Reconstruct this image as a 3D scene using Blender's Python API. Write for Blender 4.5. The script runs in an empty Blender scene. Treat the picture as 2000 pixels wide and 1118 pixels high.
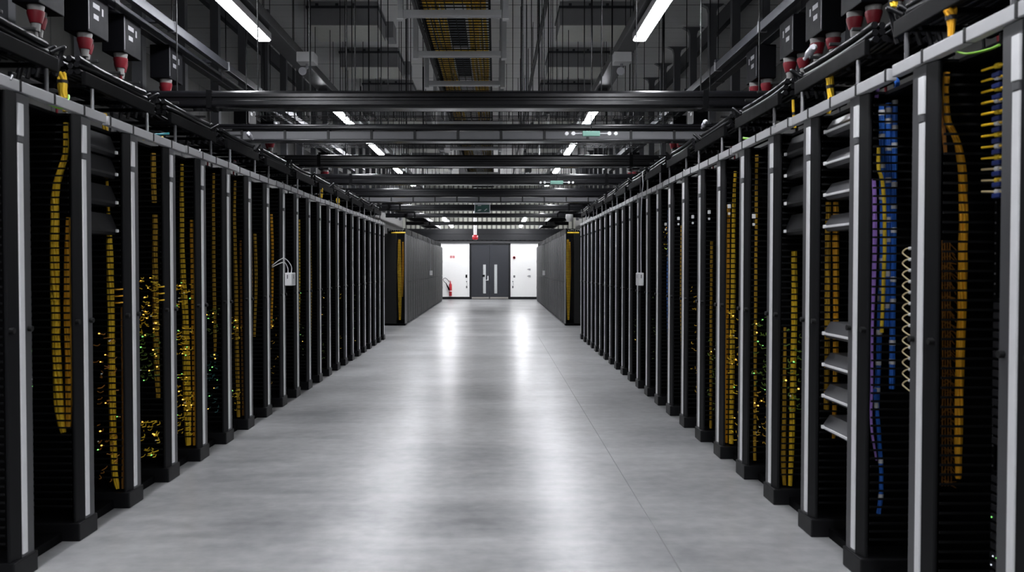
import bpy, bmesh, math, random
from mathutils import Vector, Matrix
random.seed(7)
R = random.random
PI = math.pi
C = bpy.context.scene.collection

# ------------------------------------------------------------------ camera geometry
F = 1700.0                     # focal length in pixels of the 2000 px wide frame
HC = 1.75                      # eye height
PITCH = math.atan(39 / F)
VX, CY = 968.0, 559.0
def at(px, py, Y):
    """world point at depth Y seen at pixel (px, py)"""
    a = (px - VX) / F; b = -(py - CY) / F
    d = Vector((a, math.cos(PITCH) + b * math.sin(PITCH), -math.sin(PITCH) + b * math.cos(PITCH)))
    d *= Y / d.y
    return Vector((d.x, d.y, HC + d.z))

# ------------------------------------------------------------------ materials
MATS = {}
def mat(name, col, rough=0.5, metal=0.0, spec=0.5, var=0.08, scale=12.0, bump=0.0, emit=None, estr=0.0):
    if name in MATS: return MATS[name]
    m = bpy.data.materials.new(name); m.use_nodes = True
    nt = m.node_tree; b = nt.nodes['Principled BSDF']
    b.inputs['Metallic'].default_value = metal
    b.inputs['Specular IOR Level'].default_value = spec
    tc = nt.nodes.new('ShaderNodeTexCoord')
    nz = nt.nodes.new('ShaderNodeTexNoise'); nz.inputs['Scale'].default_value = scale; nz.inputs['Detail'].default_value = 3
    nt.links.new(tc.outputs['Object'], nz.inputs['Vector'])
    mx = nt.nodes.new('ShaderNodeMix'); mx.data_type = 'RGBA'
    mx.inputs['A'].default_value = (*[c * (1 - var) for c in col], 1)
    mx.inputs['B'].default_value = (*[min(1, c * (1 + var)) for c in col], 1)
    nt.links.new(nz.outputs['Fac'], mx.inputs['Factor'])
    nt.links.new(mx.outputs['Result'], b.inputs['Base Color'])
    mr = nt.nodes.new('ShaderNodeMapRange')
    mr.inputs['To Min'].default_value = max(0.03, rough - 0.06); mr.inputs['To Max'].default_value = min(1, rough + 0.06)
    nt.links.new(nz.outputs['Fac'], mr.inputs['Value'])
    nt.links.new(mr.outputs['Result'], b.inputs['Roughness'])
    if bump:
        bp = nt.nodes.new('ShaderNodeBump'); bp.inputs['Strength'].default_value = bump; bp.inputs['Distance'].default_value = 0.004
        nt.links.new(nz.outputs['Fac'], bp.inputs['Height']); nt.links.new(bp.outputs['Normal'], b.inputs['Normal'])
    if emit:
        b.inputs['Emission Color'].default_value = (*emit, 1); b.inputs['Emission Strength'].default_value = estr
    MATS[name] = m
    return m

def nodes(m): return m.node_tree.nodes, m.node_tree.links

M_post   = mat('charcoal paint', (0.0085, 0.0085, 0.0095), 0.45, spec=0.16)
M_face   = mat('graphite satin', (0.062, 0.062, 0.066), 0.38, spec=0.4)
M_strip  = mat('pale aluminium strip', (0.76, 0.76, 0.77), 0.38, metal=0.0)
M_black  = mat('matte black steel', (0.0030, 0.0030, 0.0035), 0.55, spec=0.05)
M_deep   = mat('dark interior sheet', (0.0025, 0.0025, 0.003), 0.7, spec=0.1)
M_finger = mat('black nylon finger', (0.004, 0.004, 0.0045), 0.5, spec=0.2)
M_rail   = mat('light grey painted rail', (0.46, 0.46, 0.47), 0.42)
M_nut    = mat('zinc cage nut', (0.30, 0.30, 0.31), 0.35, metal=0.7)
M_mod    = mat('dark module face', (0.016, 0.016, 0.018), 0.4, spec=0.3)
M_clip   = mat('black rail clip', (0.006, 0.006, 0.0065), 0.5, spec=0.3)
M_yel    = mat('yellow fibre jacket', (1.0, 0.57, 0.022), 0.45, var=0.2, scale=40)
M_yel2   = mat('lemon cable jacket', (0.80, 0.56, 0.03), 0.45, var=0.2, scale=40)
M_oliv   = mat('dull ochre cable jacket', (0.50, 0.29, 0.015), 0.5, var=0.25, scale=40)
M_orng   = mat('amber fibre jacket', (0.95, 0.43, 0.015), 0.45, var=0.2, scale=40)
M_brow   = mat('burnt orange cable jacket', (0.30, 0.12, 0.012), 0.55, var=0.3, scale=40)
M_blue   = mat('blue cable jacket', (0.03, 0.17, 0.66), 0.4, var=0.2, scale=40)
M_navy   = mat('navy plug', (0.008, 0.018, 0.10), 0.5, spec=0.2)
M_purp   = mat('violet cable jacket', (0.36, 0.20, 0.62), 0.4, var=0.2, scale=40)
M_tan    = mat('cream cable jacket', (0.62, 0.50, 0.28), 0.4, var=0.2, scale=40)
M_gdim   = mat('dimmed green cable jacket', (0.10, 0.17, 0.02), 0.4)  # darker copy of the green jacket, dimmed in the colour for the tufts
M_tdim   = mat('dimmed teal cable jacket', (0.02, 0.09, 0.09), 0.4)  # teal jacket dimmed in its colour the same way
M_green  = mat('green earth wire jacket', (0.22, 0.50, 0.04), 0.4)
M_teal   = mat('teal wire jacket', (0.02, 0.22, 0.26), 0.4)
M_white  = mat('white plastic', (0.78, 0.78, 0.78), 0.35)
M_tie    = mat('black hook and loop tie', (0.012, 0.010, 0.010), 0.7)
M_cable  = mat('black cable sheath', (0.004, 0.004, 0.005), 0.42, spec=0.16)
M_grey   = mat('galvanised strut', (0.40, 0.405, 0.41), 0.4, metal=0.3)
M_dgrey  = mat('dark grey strut', (0.045, 0.047, 0.055), 0.45, spec=0.35)
M_cpost  = mat('grey painted hanging post', (0.13, 0.133, 0.145), 0.5)
M_duct   = mat('glossy black duct', (0.0045, 0.0045, 0.0055), 0.22, spec=0.35, var=0.02)
M_chan   = mat('grey channel', (0.085, 0.085, 0.09), 0.42, spec=0.35)
M_rod    = mat('threaded rod', (0.012, 0.012, 0.013), 0.5, spec=0.2)
M_boxlow = mat('pale air box underside', (0.78, 0.78, 0.72), 0.6)
M_box    = mat('dark grey air box side', (0.33, 0.33, 0.34), 0.55)
M_tap    = mat('black power box', (0.0030, 0.0030, 0.004), 0.6, spec=0.06)
M_redd   = mat('dimmed red plug plastic', (0.11, 0.005, 0.010), 0.5, spec=0.2)  # red plugs darkened in the colour to look dimly lit
M_pale   = mat('dimmed white plug plastic', (0.16, 0.155, 0.15), 0.5, spec=0.3)  # white grips and collars darkened in the colour, as in weak light
M_label  = mat('dim grey label', (0.13, 0.13, 0.14), 0.5)
M_red    = mat('red plastic', (0.50, 0.02, 0.03), 0.4)
M_silver = mat('grey label', (0.34, 0.34, 0.36), 0.4)
M_kick   = mat('brushed steel kick plate', (0.40, 0.38, 0.35), 0.35, metal=0.6)
M_door   = mat('slate door paint', (0.030, 0.032, 0.038), 0.45, spec=0.3)
M_dframe = mat('dark door frame', (0.009, 0.0095, 0.011), 0.5, spec=0.25)
M_glass  = mat('frosted vision glass', (0.52, 0.54, 0.54), 0.2)
M_cab    = mat('cabinet charcoal', (0.022, 0.022, 0.023), 0.45, spec=0.3)
M_cab2   = mat('cabinet edge grey', (0.16, 0.16, 0.163), 0.45)
M_sign   = mat('dull green sign', (0.008, 0.045, 0.038), 0.4)
M_mint   = mat('pale green sign plate', (0.20, 0.40, 0.33), 0.4)
M_bluec  = mat('blue connector', (0.05, 0.22, 0.50), 0.4)
M_lampb  = mat('lamp housing', (0.45, 0.45, 0.46), 0.4)
LAMP = 21.0
M_lamp   = mat('lamp diffuser', (0.9, 0.9, 0.9), 0.5, emit=(0.93, 0.95, 1.0), estr=LAMP)
M_lamp2  = mat('bright lamp wrap', (0.9, 0.9, 0.9), 0.5, emit=(0.95, 0.96, 1.0), estr=LAMP * 1.35)
M_ledg   = mat('green status light', (0.1, 0.6, 0.1), 0.4, emit=(0.25, 0.9, 0.2), estr=0.55)
M_ledo   = mat('orange status light', (0.8, 0.4, 0.1), 0.4, emit=(1.0, 0.5, 0.08), estr=0.9)
M_ledw   = mat('white status light', (0.8, 0.8, 0.9), 0.4, emit=(0.8, 0.85, 1.0), estr=0.5)
M_shine  = mat('film wrap shine', (0.75, 0.75, 0.80), 0.15)  # pale colour stands in for light glinting off clear film

def perf(name, base, hole, n):
    """perforated sheet: darker dots on a regular grid"""
    m = mat(name, base, 0.5, spec=0.22); N, L = nodes(m)
    b = N['Principled BSDF']; tc = N.new('ShaderNodeTexCoord')
    vo = N.new('ShaderNodeTexVoronoi'); vo.inputs['Scale'].default_value = n; vo.inputs['Randomness'].default_value = 0
    L.new(tc.outputs['Object'], vo.inputs['Vector'])
    rp = N.new('ShaderNodeValToRGB'); rp.color_ramp.elements[0].position = 0.30; rp.color_ramp.elements[1].position = 0.36
    rp.color_ramp.elements[0].color = (*hole, 1); rp.color_ramp.elements[1].color = (*base, 1)
    L.new(vo.outputs['Distance'], rp.inputs['Fac']); L.new(rp.outputs['Color'], b.inputs['Base Color'])
    return m
M_perf = perf('perforated door', (0.013, 0.013, 0.013), (0.006, 0.006, 0.006), 60)

def floor_mat():
    m = mat('polished concrete', (0.34, 0.345, 0.35), 0.3); N, L = nodes(m)
    b = N['Principled BSDF']
    tc = N.new('ShaderNodeTexCoord'); mp = N.new('ShaderNodeMapping'); L.new(tc.outputs['Object'], mp.inputs['Vector'])
    mp.inputs['Scale'].default_value = (1.0, 1.0, 1.0)
    n1 = N.new('ShaderNodeTexNoise'); n1.inputs['Scale'].default_value = 0.7; n1.inputs['Detail'].default_value = 5; n1.inputs['Roughness'].default_value = 0.5
    n2 = N.new('ShaderNodeTexNoise'); n2.inputs['Scale'].default_value = 9; n2.inputs['Detail'].default_value = 6
    mp2 = N.new('ShaderNodeMapping'); L.new(tc.outputs['Object'], mp2.inputs['Vector']); mp2.inputs['Scale'].default_value = (0.35, 1.3, 1)
    n3 = N.new('ShaderNodeTexNoise'); n3.inputs['Scale'].default_value = 1.1; n3.inputs['Detail'].default_value = 5
    L.new(mp.outputs['Vector'], n1.inputs['Vector']); L.new(mp.outputs['Vector'], n2.inputs['Vector']); L.new(mp2.outputs['Vector'], n3.inputs['Vector'])
    def math_(op, a, c):
        k = N.new('ShaderNodeMath'); k.operation = op
        for i, v in enumerate((a, c)):
            if isinstance(v, (int, float)): k.inputs[i].default_value = v
            else: L.new(v, k.inputs[i])
        return k.outputs[0]
    mp4 = N.new('ShaderNodeMapping'); L.new(tc.outputs['Object'], mp4.inputs['Vector']); mp4.inputs['Scale'].default_value = (0.8, 2.6, 1)
    n4 = N.new('ShaderNodeTexNoise'); n4.inputs['Scale'].default_value = 2.2; n4.inputs['Detail'].default_value = 6; n4.inputs['Roughness'].default_value = 0.6
    L.new(mp4.outputs['Vector'], n4.inputs['Vector'])
    s = math_('ADD', math_('ADD', math_('MULTIPLY', n1.outputs['Fac'], 0.40), math_('MULTIPLY', n2.outputs['Fac'], 0.18)), math_('ADD', math_('MULTIPLY', n3.outputs['Fac'], 0.22), math_('MULTIPLY', n4.outputs['Fac'], 0.20)))
    rp = N.new('ShaderNodeValToRGB'); L.new(s, rp.inputs['Fac'])
    e = rp.color_ramp.elements
    e[0].position, e[0].color = 0.40, (0.185, 0.188, 0.192, 1)
    e[1].position, e[1].color = 0.61, (0.43, 0.43, 0.432, 1)
    L.new(rp.outputs['Color'], b.inputs['Base Color'])
    mr = N.new('ShaderNodeMapRange'); L.new(n4.outputs['Fac'], mr.inputs['Value'])
    mr.inputs['From Min'].default_value = 0.3; mr.inputs['From Max'].default_value = 0.7
    mr.inputs['To Min'].default_value = 0.282; mr.inputs['To Max'].default_value = 0.335
    L.new(mr.outputs['Result'], b.inputs['Roughness'])
    b.inputs['Specular IOR Level'].default_value = 0.6
    return m
M_floor = floor_mat()

def ribbed(name, col, axis, period, dark, width, second=None):
    """sheet with regular dark joints along one axis"""
    m = mat(name, col, 0.6); N, L = nodes(m); b = N['Principled BSDF']
    tc = N.new('ShaderNodeTexCoord'); sp = N.new('ShaderNodeSeparateXYZ'); L.new(tc.outputs['Object'], sp.inputs[0])
    def line(per, wid):
        a = N.new('ShaderNodeMath'); a.operation = 'DIVIDE'; L.new(sp.outputs[axis], a.inputs[0]); a.inputs[1].default_value = per
        f = N.new('ShaderNodeMath'); f.operation = 'FRACT'; L.new(a.outputs[0], f.inputs[0])
        g = N.new('ShaderNodeMath'); g.operation = 'LESS_THAN'; L.new(f.outputs[0], g.inputs[0]); g.inputs[1].default_value = wid / per
        return g.outputs[0]
    mx = N.new('ShaderNodeMix'); mx.data_type = 'RGBA'
    mx.inputs['A'].default_value = (*col, 1); mx.inputs['B'].default_value = (*dark, 1)
    L.new(line(period, width), mx.inputs['Factor'])
    out = mx.outputs['Result']
    if second:
        m2 = N.new('ShaderNodeMix'); m2.data_type = 'RGBA'; L.new(out, m2.inputs['A'])
        m2.inputs['B'].default_value = (*[c * 0.8 for c in col], 1)
        L.new(line(*second), m2.inputs['Factor']); out = m2.outputs['Result']
    L.new(out, b.inputs['Base Color'])
    return m
M_ceil  = ribbed('ceiling panels', (0.80, 0.80, 0.79), 1, 1.5, (0.03, 0.03, 0.03), 0.035, (0.375, 0.012))
M_clad  = ribbed('corrugated cladding', (0.42, 0.42, 0.37), 0, 0.25, (0.10, 0.10, 0.09), 0.09)
M_wall  = mat('white painted wall', (0.90, 0.90, 0.885), 0.5, var=0.02)
M_dim   = ribbed('grey containment panel', (0.065, 0.064, 0.06), 1, 1.5, (0.02, 0.02, 0.02), 0.03)
M_side  = mat('grey hall wall', (0.12, 0.12, 0.125), 0.6)
M_joint = mat('dark floor joint filler', (0.23, 0.23, 0.23), 0.6)

# ------------------------------------------------------------------ mesh builder
class MB:
    def __init__(s): s.v = []; s.f = []; s.mi = []; s.sm = []
    def add(s, vs, fs, mi=0, smooth=False):
        b = len(s.v); s.v += [tuple(v) for v in vs]
        for f in fs: s.f.append(tuple(b + i for i in f)); s.mi.append(mi); s.sm.append(smooth)
    def box(s, x0, x1, y0, y1, z0, z1, mi=0):
        if x0 > x1: x0, x1 = x1, x0
        if y0 > y1: y0, y1 = y1, y0
        if z0 > z1: z0, z1 = z1, z0
        v = [(x, y, z) for z in (z0, z1) for y in (y0, y1) for x in (x0, x1)]
        s.add(v, [(0, 2, 3, 1), (4, 5, 7, 6), (0, 1, 5, 4), (2, 6, 7, 3), (0, 4, 6, 2), (1, 3, 7, 5)], mi)
        return s
    def bbox(s, x0, x1, y0, y1, z0, z1, r=0.005, mi=0):
        """box with chamfered edges"""
        if x0 > x1: x0, x1 = x1, x0
        if y0 > y1: y0, y1 = y1, y0
        if z0 > z1: z0, z1 = z1, z0
        bm = bmesh.new(); bmesh.ops.create_cube(bm, size=1)
        for v in bm.verts:
            v.co = Vector(((x0 + x1) / 2 + v.co.x * (x1 - x0), (y0 + y1) / 2 + v.co.y * (y1 - y0), (z0 + z1) / 2 + v.co.z * (z1 - z0)))
        bmesh.ops.bevel(bm, geom=bm.edges[:], offset=r, segments=2, affect='EDGES', profile=0.6)
        bm.verts.index_update()
        s.add([v.co for v in bm.verts], [[v.index for v in f.verts] for f in bm.faces], mi); bm.free()
        return s
    def prism(s, poly, z0, z1, mi=0, axis='z'):
        n = len(poly)
        if axis == 'z': v = [(a, b, z0) for a, b in poly] + [(a, b, z1) for a, b in poly]
        elif axis == 'y': v = [(a, z0, b) for a, b in poly] + [(a, z1, b) for a, b in poly]
        else: v = [(z0, a, b) for a, b in poly] + [(z1, a, b) for a, b in poly]
        s.add(v, [tuple(range(n))[::-1], tuple(range(n, 2 * n))] + [(i, (i + 1) % n, n + (i + 1) % n, n + i) for i in range(n)], mi)
        return s
    def tube(s, pts, r, n=8, mi=0, cap=True):
        pts = [Vector(p) for p in pts]; m = len(pts)
        rs = r if isinstance(r, (list, tuple)) else [r] * m
        vs = []; fs = []
        up = None
        for i, p in enumerate(pts):
            t = (pts[min(i + 1, m - 1)] - pts[max(i - 1, 0)])
            if t.length < 1e-9: t = Vector((0, 0, 1))
            t.normalize()
            if up is None: up = Vector((0, 0, 1)) if abs(t.z) < 0.9 else Vector((1, 0, 0))
            a = t.cross(up)
            if a.length < 1e-4: a = t.cross(Vector((0, 1, 0.1)))
            a.normalize(); b = a.cross(t).normalized(); up = b
            for k in range(n):
                q = 2 * PI * k / n
                vs.append(p + (a * math.cos(q) + b * math.sin(q)) * rs[i])
        for i in range(m - 1):
            for k in range(n):
                fs.append((i * n + k, i * n + (k + 1) % n, (i + 1) * n + (k + 1) % n, (i + 1) * n + k))
        s.add(vs, fs, mi, True)
        if cap:
            s.add(vs[:n], [tuple(range(n))], mi); s.add(vs[-n:], [tuple(range(n))[::-1]], mi)
        return s
    def build(s, name, mats, parent=None, origin=None):
        me = bpy.data.meshes.new(name)
        o0 = Vector(origin) if origin is not None else Vector((0, 0, 0))
        me.from_pydata([Vector(v) - o0 for v in s.v], [], s.f)
        for m in (mats if isinstance(mats, (list, tuple)) else [mats]): me.materials.append(m)
        me.polygons.foreach_set('material_index', s.mi)
        me.polygons.foreach_set('use_smooth', s.sm)
        bm = bmesh.new(); bm.from_mesh(me); bmesh.ops.recalc_face_normals(bm, faces=bm.faces[:]); bm.to_mesh(me); bm.free()
        me.update()
        o = bpy.data.objects.new(name, me); C.objects.link(o)
        if parent is not None: o.parent = parent
        if origin is not None: o.location = o0
        return o
    def part(s, name, mats, parent):
        """link as a part of PARENT (world coordinates are taken relative to the parent's place)"""
        p = Vector((0, 0, 0)); q = parent
        while q is not None: p += Vector(q.location); q = q.parent
        return MB.build(_shift(s, p), name, mats, parent)

def _shift(s, p):
    t = MB(); t.v = [tuple(Vector(v) - p) for v in s.v]; t.f, t.mi, t.sm = s.f, s.mi, s.sm
    return t

def thing(name, label, cat, loc, group=None):
    o = bpy.data.objects.new(name, None); C.objects.link(o)
    o.empty_display_size = 0.1; o.location = loc
    return tag(o, label, cat, group)
def tag(o, label, cat, group=None):
    o['label'] = label; o['category'] = cat
    if group: o['group'] = group
    return o
def struct(o): o['kind'] = 'structure'; return o
def mesh_thing(mb, name, mats, label, cat, origin, group=None):
    return tag(mb.build(name, mats, None, origin), label, cat, group)
def dup(root, loc, label):
    r = root.copy(); C.objects.link(r); r.location = loc; r['label'] = label
    for ch in list(root.children):
        c = ch.copy(); C.objects.link(c); c.parent = r
        for g in list(ch.children):
            d = g.copy(); C.objects.link(d); d.parent = c
    return r
ORD = ('first second third fourth fifth sixth seventh eighth ninth tenth eleventh twelfth thirteenth fourteenth fifteenth sixteenth '
       'seventeenth eighteenth nineteenth twentieth twenty-first twenty-second twenty-third twenty-fourth twenty-fifth twenty-sixth').split()

# ------------------------------------------------------------------ the hall
Y0, Y1 = -8.0, 45.8            # back and far wall
HX0, HX1 = -9.0, 8.5
HZ = 6.375
struct(MB().box(HX0, HX1, Y0, Y1, -0.15, 0).build('floor', M_floor))
ce = MB().box(HX0, HX1, Y0 - 15.5, Y1 - 15.5, HZ, HZ + 0.1).build('ceiling', M_ceil); ce.location.y = 15.5; struct(ce)
struct(MB().box(HX0 - 0.1, HX0, Y0, Y1, 0, HZ).build('wall_left', M_side))
struct(MB().box(HX1, HX1 + 0.1, Y0, Y1, 0, HZ).build('wall_right', M_side))
struct(MB().box(HX0, HX1, Y0 - 0.1, Y0, 0, HZ).build('wall_back', M_side))
DX0, DX1 = at(917, 530, Y1).x, at(997, 530, Y1).x      # door frame
ZD = at(960, 476, Y1).z
wf = MB()
wf.box(HX0, DX0, Y1, Y1 + 0.15, 0, ZD + 0.02); wf.box(DX1, HX1, Y1, Y1 + 0.15, 0, ZD + 0.02); wf.box(DX0, DX1, Y1 + 0.1, Y1 + 0.15, 0, ZD + 0.02)
struct(wf.build('wall_far', M_wall))
struct(MB().box(HX0, HX1, Y1, Y1 + 0.15, ZD + 0.02, HZ).build('wall_far_upper', M_clad))
ZS0, ZS1 = ZD + 0.05, at(960, 447, Y1 - 0.3).z
sf = MB()
sf.box(HX0, HX1, Y1 - 0.30, Y1 - 0.01, ZS0 + 0.12, ZS1)
sf.box(HX0, HX1, Y1 - 0.34, Y1 - 0.30, ZS0 + 0.45, ZS0 + 0.52)
struct(sf.build('trim_1', M_dframe))
struct(MB().box(HX0, HX1, Y1 - 0.10, Y1 - 0.01, ZS0 - 0.03, ZS0 + 0.10).build('trim_2', M_chan))
struct(MB().box(HX0, DX0, Y1 - 0.02, Y1, 0, 0.13).build('baseboard_far_left', M_dframe))
struct(MB().box(DX1, HX1, Y1 - 0.02, Y1, 0, 0.13).build('baseboard_far_right', M_dframe))
struct(MB().box(1.057, 1.065, Y0 + 0.1, 21.5, 0.0, 0.0012).build('trim_3', M_joint))
# expansion joint across the slab between the two blocks
struct(MB().box(HX0, HX1, 21.49, 21.502, 0.0, 0.0012).build('trim_4', M_joint))

# double door
d = bpy.data.objects.new('door_1', None); C.objects.link(d); d.location = ((DX0 + DX1) / 2, Y1, 0); struct(d)
def P(px, py): return at(px, py, Y1)
fr = MB(); fr.box(DX0, DX0 + 0.10, Y1 - 0.03, Y1 + 0.08, 0, ZD); fr.box(DX1 - 0.10, DX1, Y1 - 0.03, Y1 + 0.08, 0, ZD); fr.box(DX0, DX1, Y1 - 0.03, Y1 + 0.08, ZD - 0.06, ZD)
fr.part('door_frame', M_dframe, d)
xm = P(956, 530).x
for s_, (a, b) in enumerate(((DX0 + 0.10, xm - 0.008), (xm + 0.008, DX1 - 0.10))):
    g0, g1 = ((943.5, 949), (965.5, 971))[s_]
    gx0, gx1, gz0, gz1 = P(g0, 530).x, P(g1, 530).x, P(950, 573.5).z, P(950, 517).z
    lf = MB()
    lf.box(a, gx0, Y1, Y1 + 0.05, 0.01, ZD - 0.07); lf.box(gx1, b, Y1, Y1 + 0.05, 0.01, ZD - 0.07)
    lf.box(gx0, gx1, Y1, Y1 + 0.05, 0.01, gz0); lf.box(gx0, gx1, Y1, Y1 + 0.05, gz1, ZD - 0.07)
    leaf = lf.part('door_leaf', M_door, d)
    MB().box(gx0, gx1, Y1 + 0.015, Y1 + 0.03, gz0, gz1).part('vision_pane', M_glass, leaf)
    MB().box(a + 0.02, b - 0.02, Y1 - 0.006, Y1, 0.03, P(950, 580.5).z).part('kick_plate', M_kick, leaf)
    if s_ == 0:
        h = MB(); hx = P(953, 545).x; hz = P(953, 547.5).z
        h.bbox(hx - 0.025, hx + 0.025, Y1 - 0.012, Y1, hz - 0.03, hz + 0.22, 0.004)
        h.tube([(hx, Y1 - 0.01, hz), (hx, Y1 - 0.06, hz), (hx - 0.13, Y1 - 0.06, hz)], 0.013, 8)
        h.part('door_handle', M_strip, leaf)
        MB().bbox(P(943, 538).x - 0.03, P(947, 538).x, Y1 - 0.02, Y1 - 0.003, P(945, 541).z, P(945, 537).z, 0.004).part('lock_plate', M_deep, leaf)

# things on the far wall
def wall_plate(name, px0, py0, px1, py1, m, label, cat, depth=0.03, extra=None):
    a, b = P(px0, py1), P(px1, py0)
    t = thing(name, label, cat, ((a.x + b.x) / 2, Y1 - 0.001, (a.z + b.z) / 2))
    MB().bbox(a.x, b.x, Y1 - depth, Y1 - 0.001, a.z, b.z, min(0.006, depth * 0.3)).part('face_plate', m, t)
    if extra: extra(t, a, b)
    return t
def two_pics(t, a, b):
    for q in (0.2, 0.62):
        x = a.x + (b.x - a.x) * q; w = (b.x - a.x) * 0.16
        MB().box(x, x + w, Y1 - 0.012, Y1 - 0.0101, a.z + (b.z - a.z) * 0.25, a.z + (b.z - a.z) * 0.7).part('white_mark', M_white, t)
wall_plate('safety_sign', 879, 500, 883.2, 504.3, M_red, 'red square safety sign on the white wall, nearer the black racks', 'sign', 0.01, two_pics)
wall_plate('safety_sign', 884, 500, 888, 504.3, M_red, 'red square safety sign on the white wall, nearer the double door', 'sign', 0.01, two_pics)
def reader(t, a, b): MB().box(a.x + 0.03, b.x - 0.03, Y1 - 0.053, Y1 - 0.05, (a.z + b.z) / 2, b.z - 0.03).part('keypad_face', M_clip, t)
wall_plate('wall_mounted_reader', 909.3, 536.8, 912.7, 542.8, M_black, 'black card reader on the white wall beside the double door', 'card reader', 0.05, reader)
def dot(t, a, b): MB().tube([((a.x + b.x) / 2, Y1 - 0.05, (a.z + b.z) / 2), ((a.x + b.x) / 2, Y1 - 0.03, (a.z + b.z) / 2)], 0.02, 10).part('button', M_silver, t)
wall_plate('wall_mounted_call_point', 1002.8, 538.3, 1006, 542.5, M_chan, 'grey call point at handle height beside the double door', 'switch', 0.04, dot)
for px, lab in ((911.5, 'under the black card reader'), (1001.5, 'under the grey call point')):
    a = P(px, 557); t = thing('wall_plug', 'small grey outlet box with thin drop cord ' + lab, 'outlet', (a.x, Y1 - 0.001, P(px, 563).z))
    MB().bbox(a.x - 0.035, a.x + 0.035, Y1 - 0.03, Y1 - 0.001, P(px, 563).z, P(px, 559).z, 0.006).part('outlet_case', M_chan, t)
    MB().tube([(a.x, Y1 - 0.012, P(px, 559).z), (a.x + 0.03, Y1 - 0.012, P(px, 555).z), (a.x, Y1 - 0.012, P(px, 551).z)], 0.005, 6).part('outlet_cord', M_dgrey, t)
    MB().bbox(a.x - 0.025, a.x + 0.025, Y1 - 0.02, Y1 - 0.001, P(px, 551.2).z, P(px, 549.3).z, 0.005).part('upper_case', M_chan, t)
for py, lab in ((526.5, 'upper of two grey wall boxes'), (539.5, 'lower of two grey wall boxes')):
    a, b = P(1030.5, py + 1.6), P(1036, py - 1.6)
    t = thing('wall_mounted_junction_box', lab + ' on the white wall near the black racks', 'junction box', ((a.x + b.x) / 2, Y1 - 0.001, a.z))
    MB().bbox(a.x + 0.04, b.x, Y1 - 0.06, Y1 - 0.001, a.z, b.z, 0.006).part('case', M_silver, t)
    MB().tube([(a.x + 0.05, Y1 - 0.03, (a.z + b.z) / 2), (a.x - 0.02, Y1 - 0.03, (a.z + b.z) / 2)], 0.014, 8).part('gland', M_chan, t)
# round alarm sounder with a dark centre
ac = P(1004.2, 503.5); t = thing('wall_mounted_sounder', 'round red alarm sounder with dark centre high on the white wall', 'alarm', (ac.x, Y1 - 0.001, ac.z))
MB().tube([(ac.x, Y1 - 0.002, ac.z), (ac.x, Y1 - 0.05, ac.z), (ac.x, Y1 - 0.07, ac.z)], [0.075, 0.075, 0.06], 18).part('ring', M_red, t)
MB().tube([(ac.x, Y1 - 0.071, ac.z), (ac.x, Y1 - 0.09, ac.z)], [0.05, 0.04], 16).part('sounder_dome', M_black, t)

# fire extinguisher hung on the wall
ex = P(880, 575); zb, zt = P(880, 578.5).z, P(880, 553).z
t = thing('wall_mounted_extinguisher', 'red fire extinguisher with black hose hung on the white wall', 'fire extinguisher', (ex.x, Y1 - 0.09, zb))
yy = Y1 - 0.09; r = 0.075
body = [(0, 0.055), (0.02, r), (zt - zb - 0.10, r), (zt - zb - 0.05, r * 0.75), (zt - zb, r * 0.35), (zt - zb + 0.03, r * 0.3)]
MB().tube([(ex.x, yy, zb + a) for a, _ in body], [b for _, b in body], 18).part('cylinder_body', M_red, t)
MB().tube([(ex.x, yy, zb + 0.24), (ex.x, yy, zb + 0.245), (ex.x, yy, zb + 0.275), (ex.x, yy, zb + 0.28)], [r, r + 0.002, r + 0.002, r], 18).part('label_band', M_white, t)
v = MB(); v.bbox(ex.x - 0.03, ex.x + 0.03, yy - 0.03, yy + 0.03, zt + 0.03, zt + 0.08, 0.006); v.tube([(ex.x, yy, zt + 0.07), (ex.x - 0.02, yy - 0.03, zt + 0.12), (ex.x - 0.06, yy - 0.05, zt + 0.12)], 0.012, 6)
v.part('valve_lever', M_red, t)
ho = [P(878, 551.5), P(874, 546), P(870, 543), P(866.5, 544.5), P(865.5, 547), P(868, 551), P(872, 553.5)]
MB().tube([Vector((p.x, yy - 0.02, p.z)) for p in ho], 0.014, 8).part('hose', M_black, t)
hn = [P(871.5, 553.5), P(874, 559), P(878, 567)]
MB().tube([Vector((p.x, yy - 0.03, p.z)) for p in hn], [0.02, 0.035, 0.045], 10).part('horn', M_black, t)
MB().box(ex.x - 0.03, ex.x + 0.03, yy + r - 0.002, Y1 - 0.001, zt - 0.12, zt - 0.02).part('bracket', M_chan, t)

# ------------------------------------------------------------------ rack rows
XF = {'L': -2.65, 'R': 2.045}
SG = {'L': 1, 'R': -1}                      # direction towards the aisle
PITCHY = 0.75
YC = {'L': lambda k: 5.61 + .752 * k, 'R': lambda k: 5.695 + .757 * k}
KR = {'L': range(-1, 21), 'R': range(-3, 21)}
SIDE = {'L': 'left', 'R': 'right'}
ZT = 2.71
def X(s, v): return XF[s] + SG[s] * v       # v is positive towards the aisle

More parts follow.
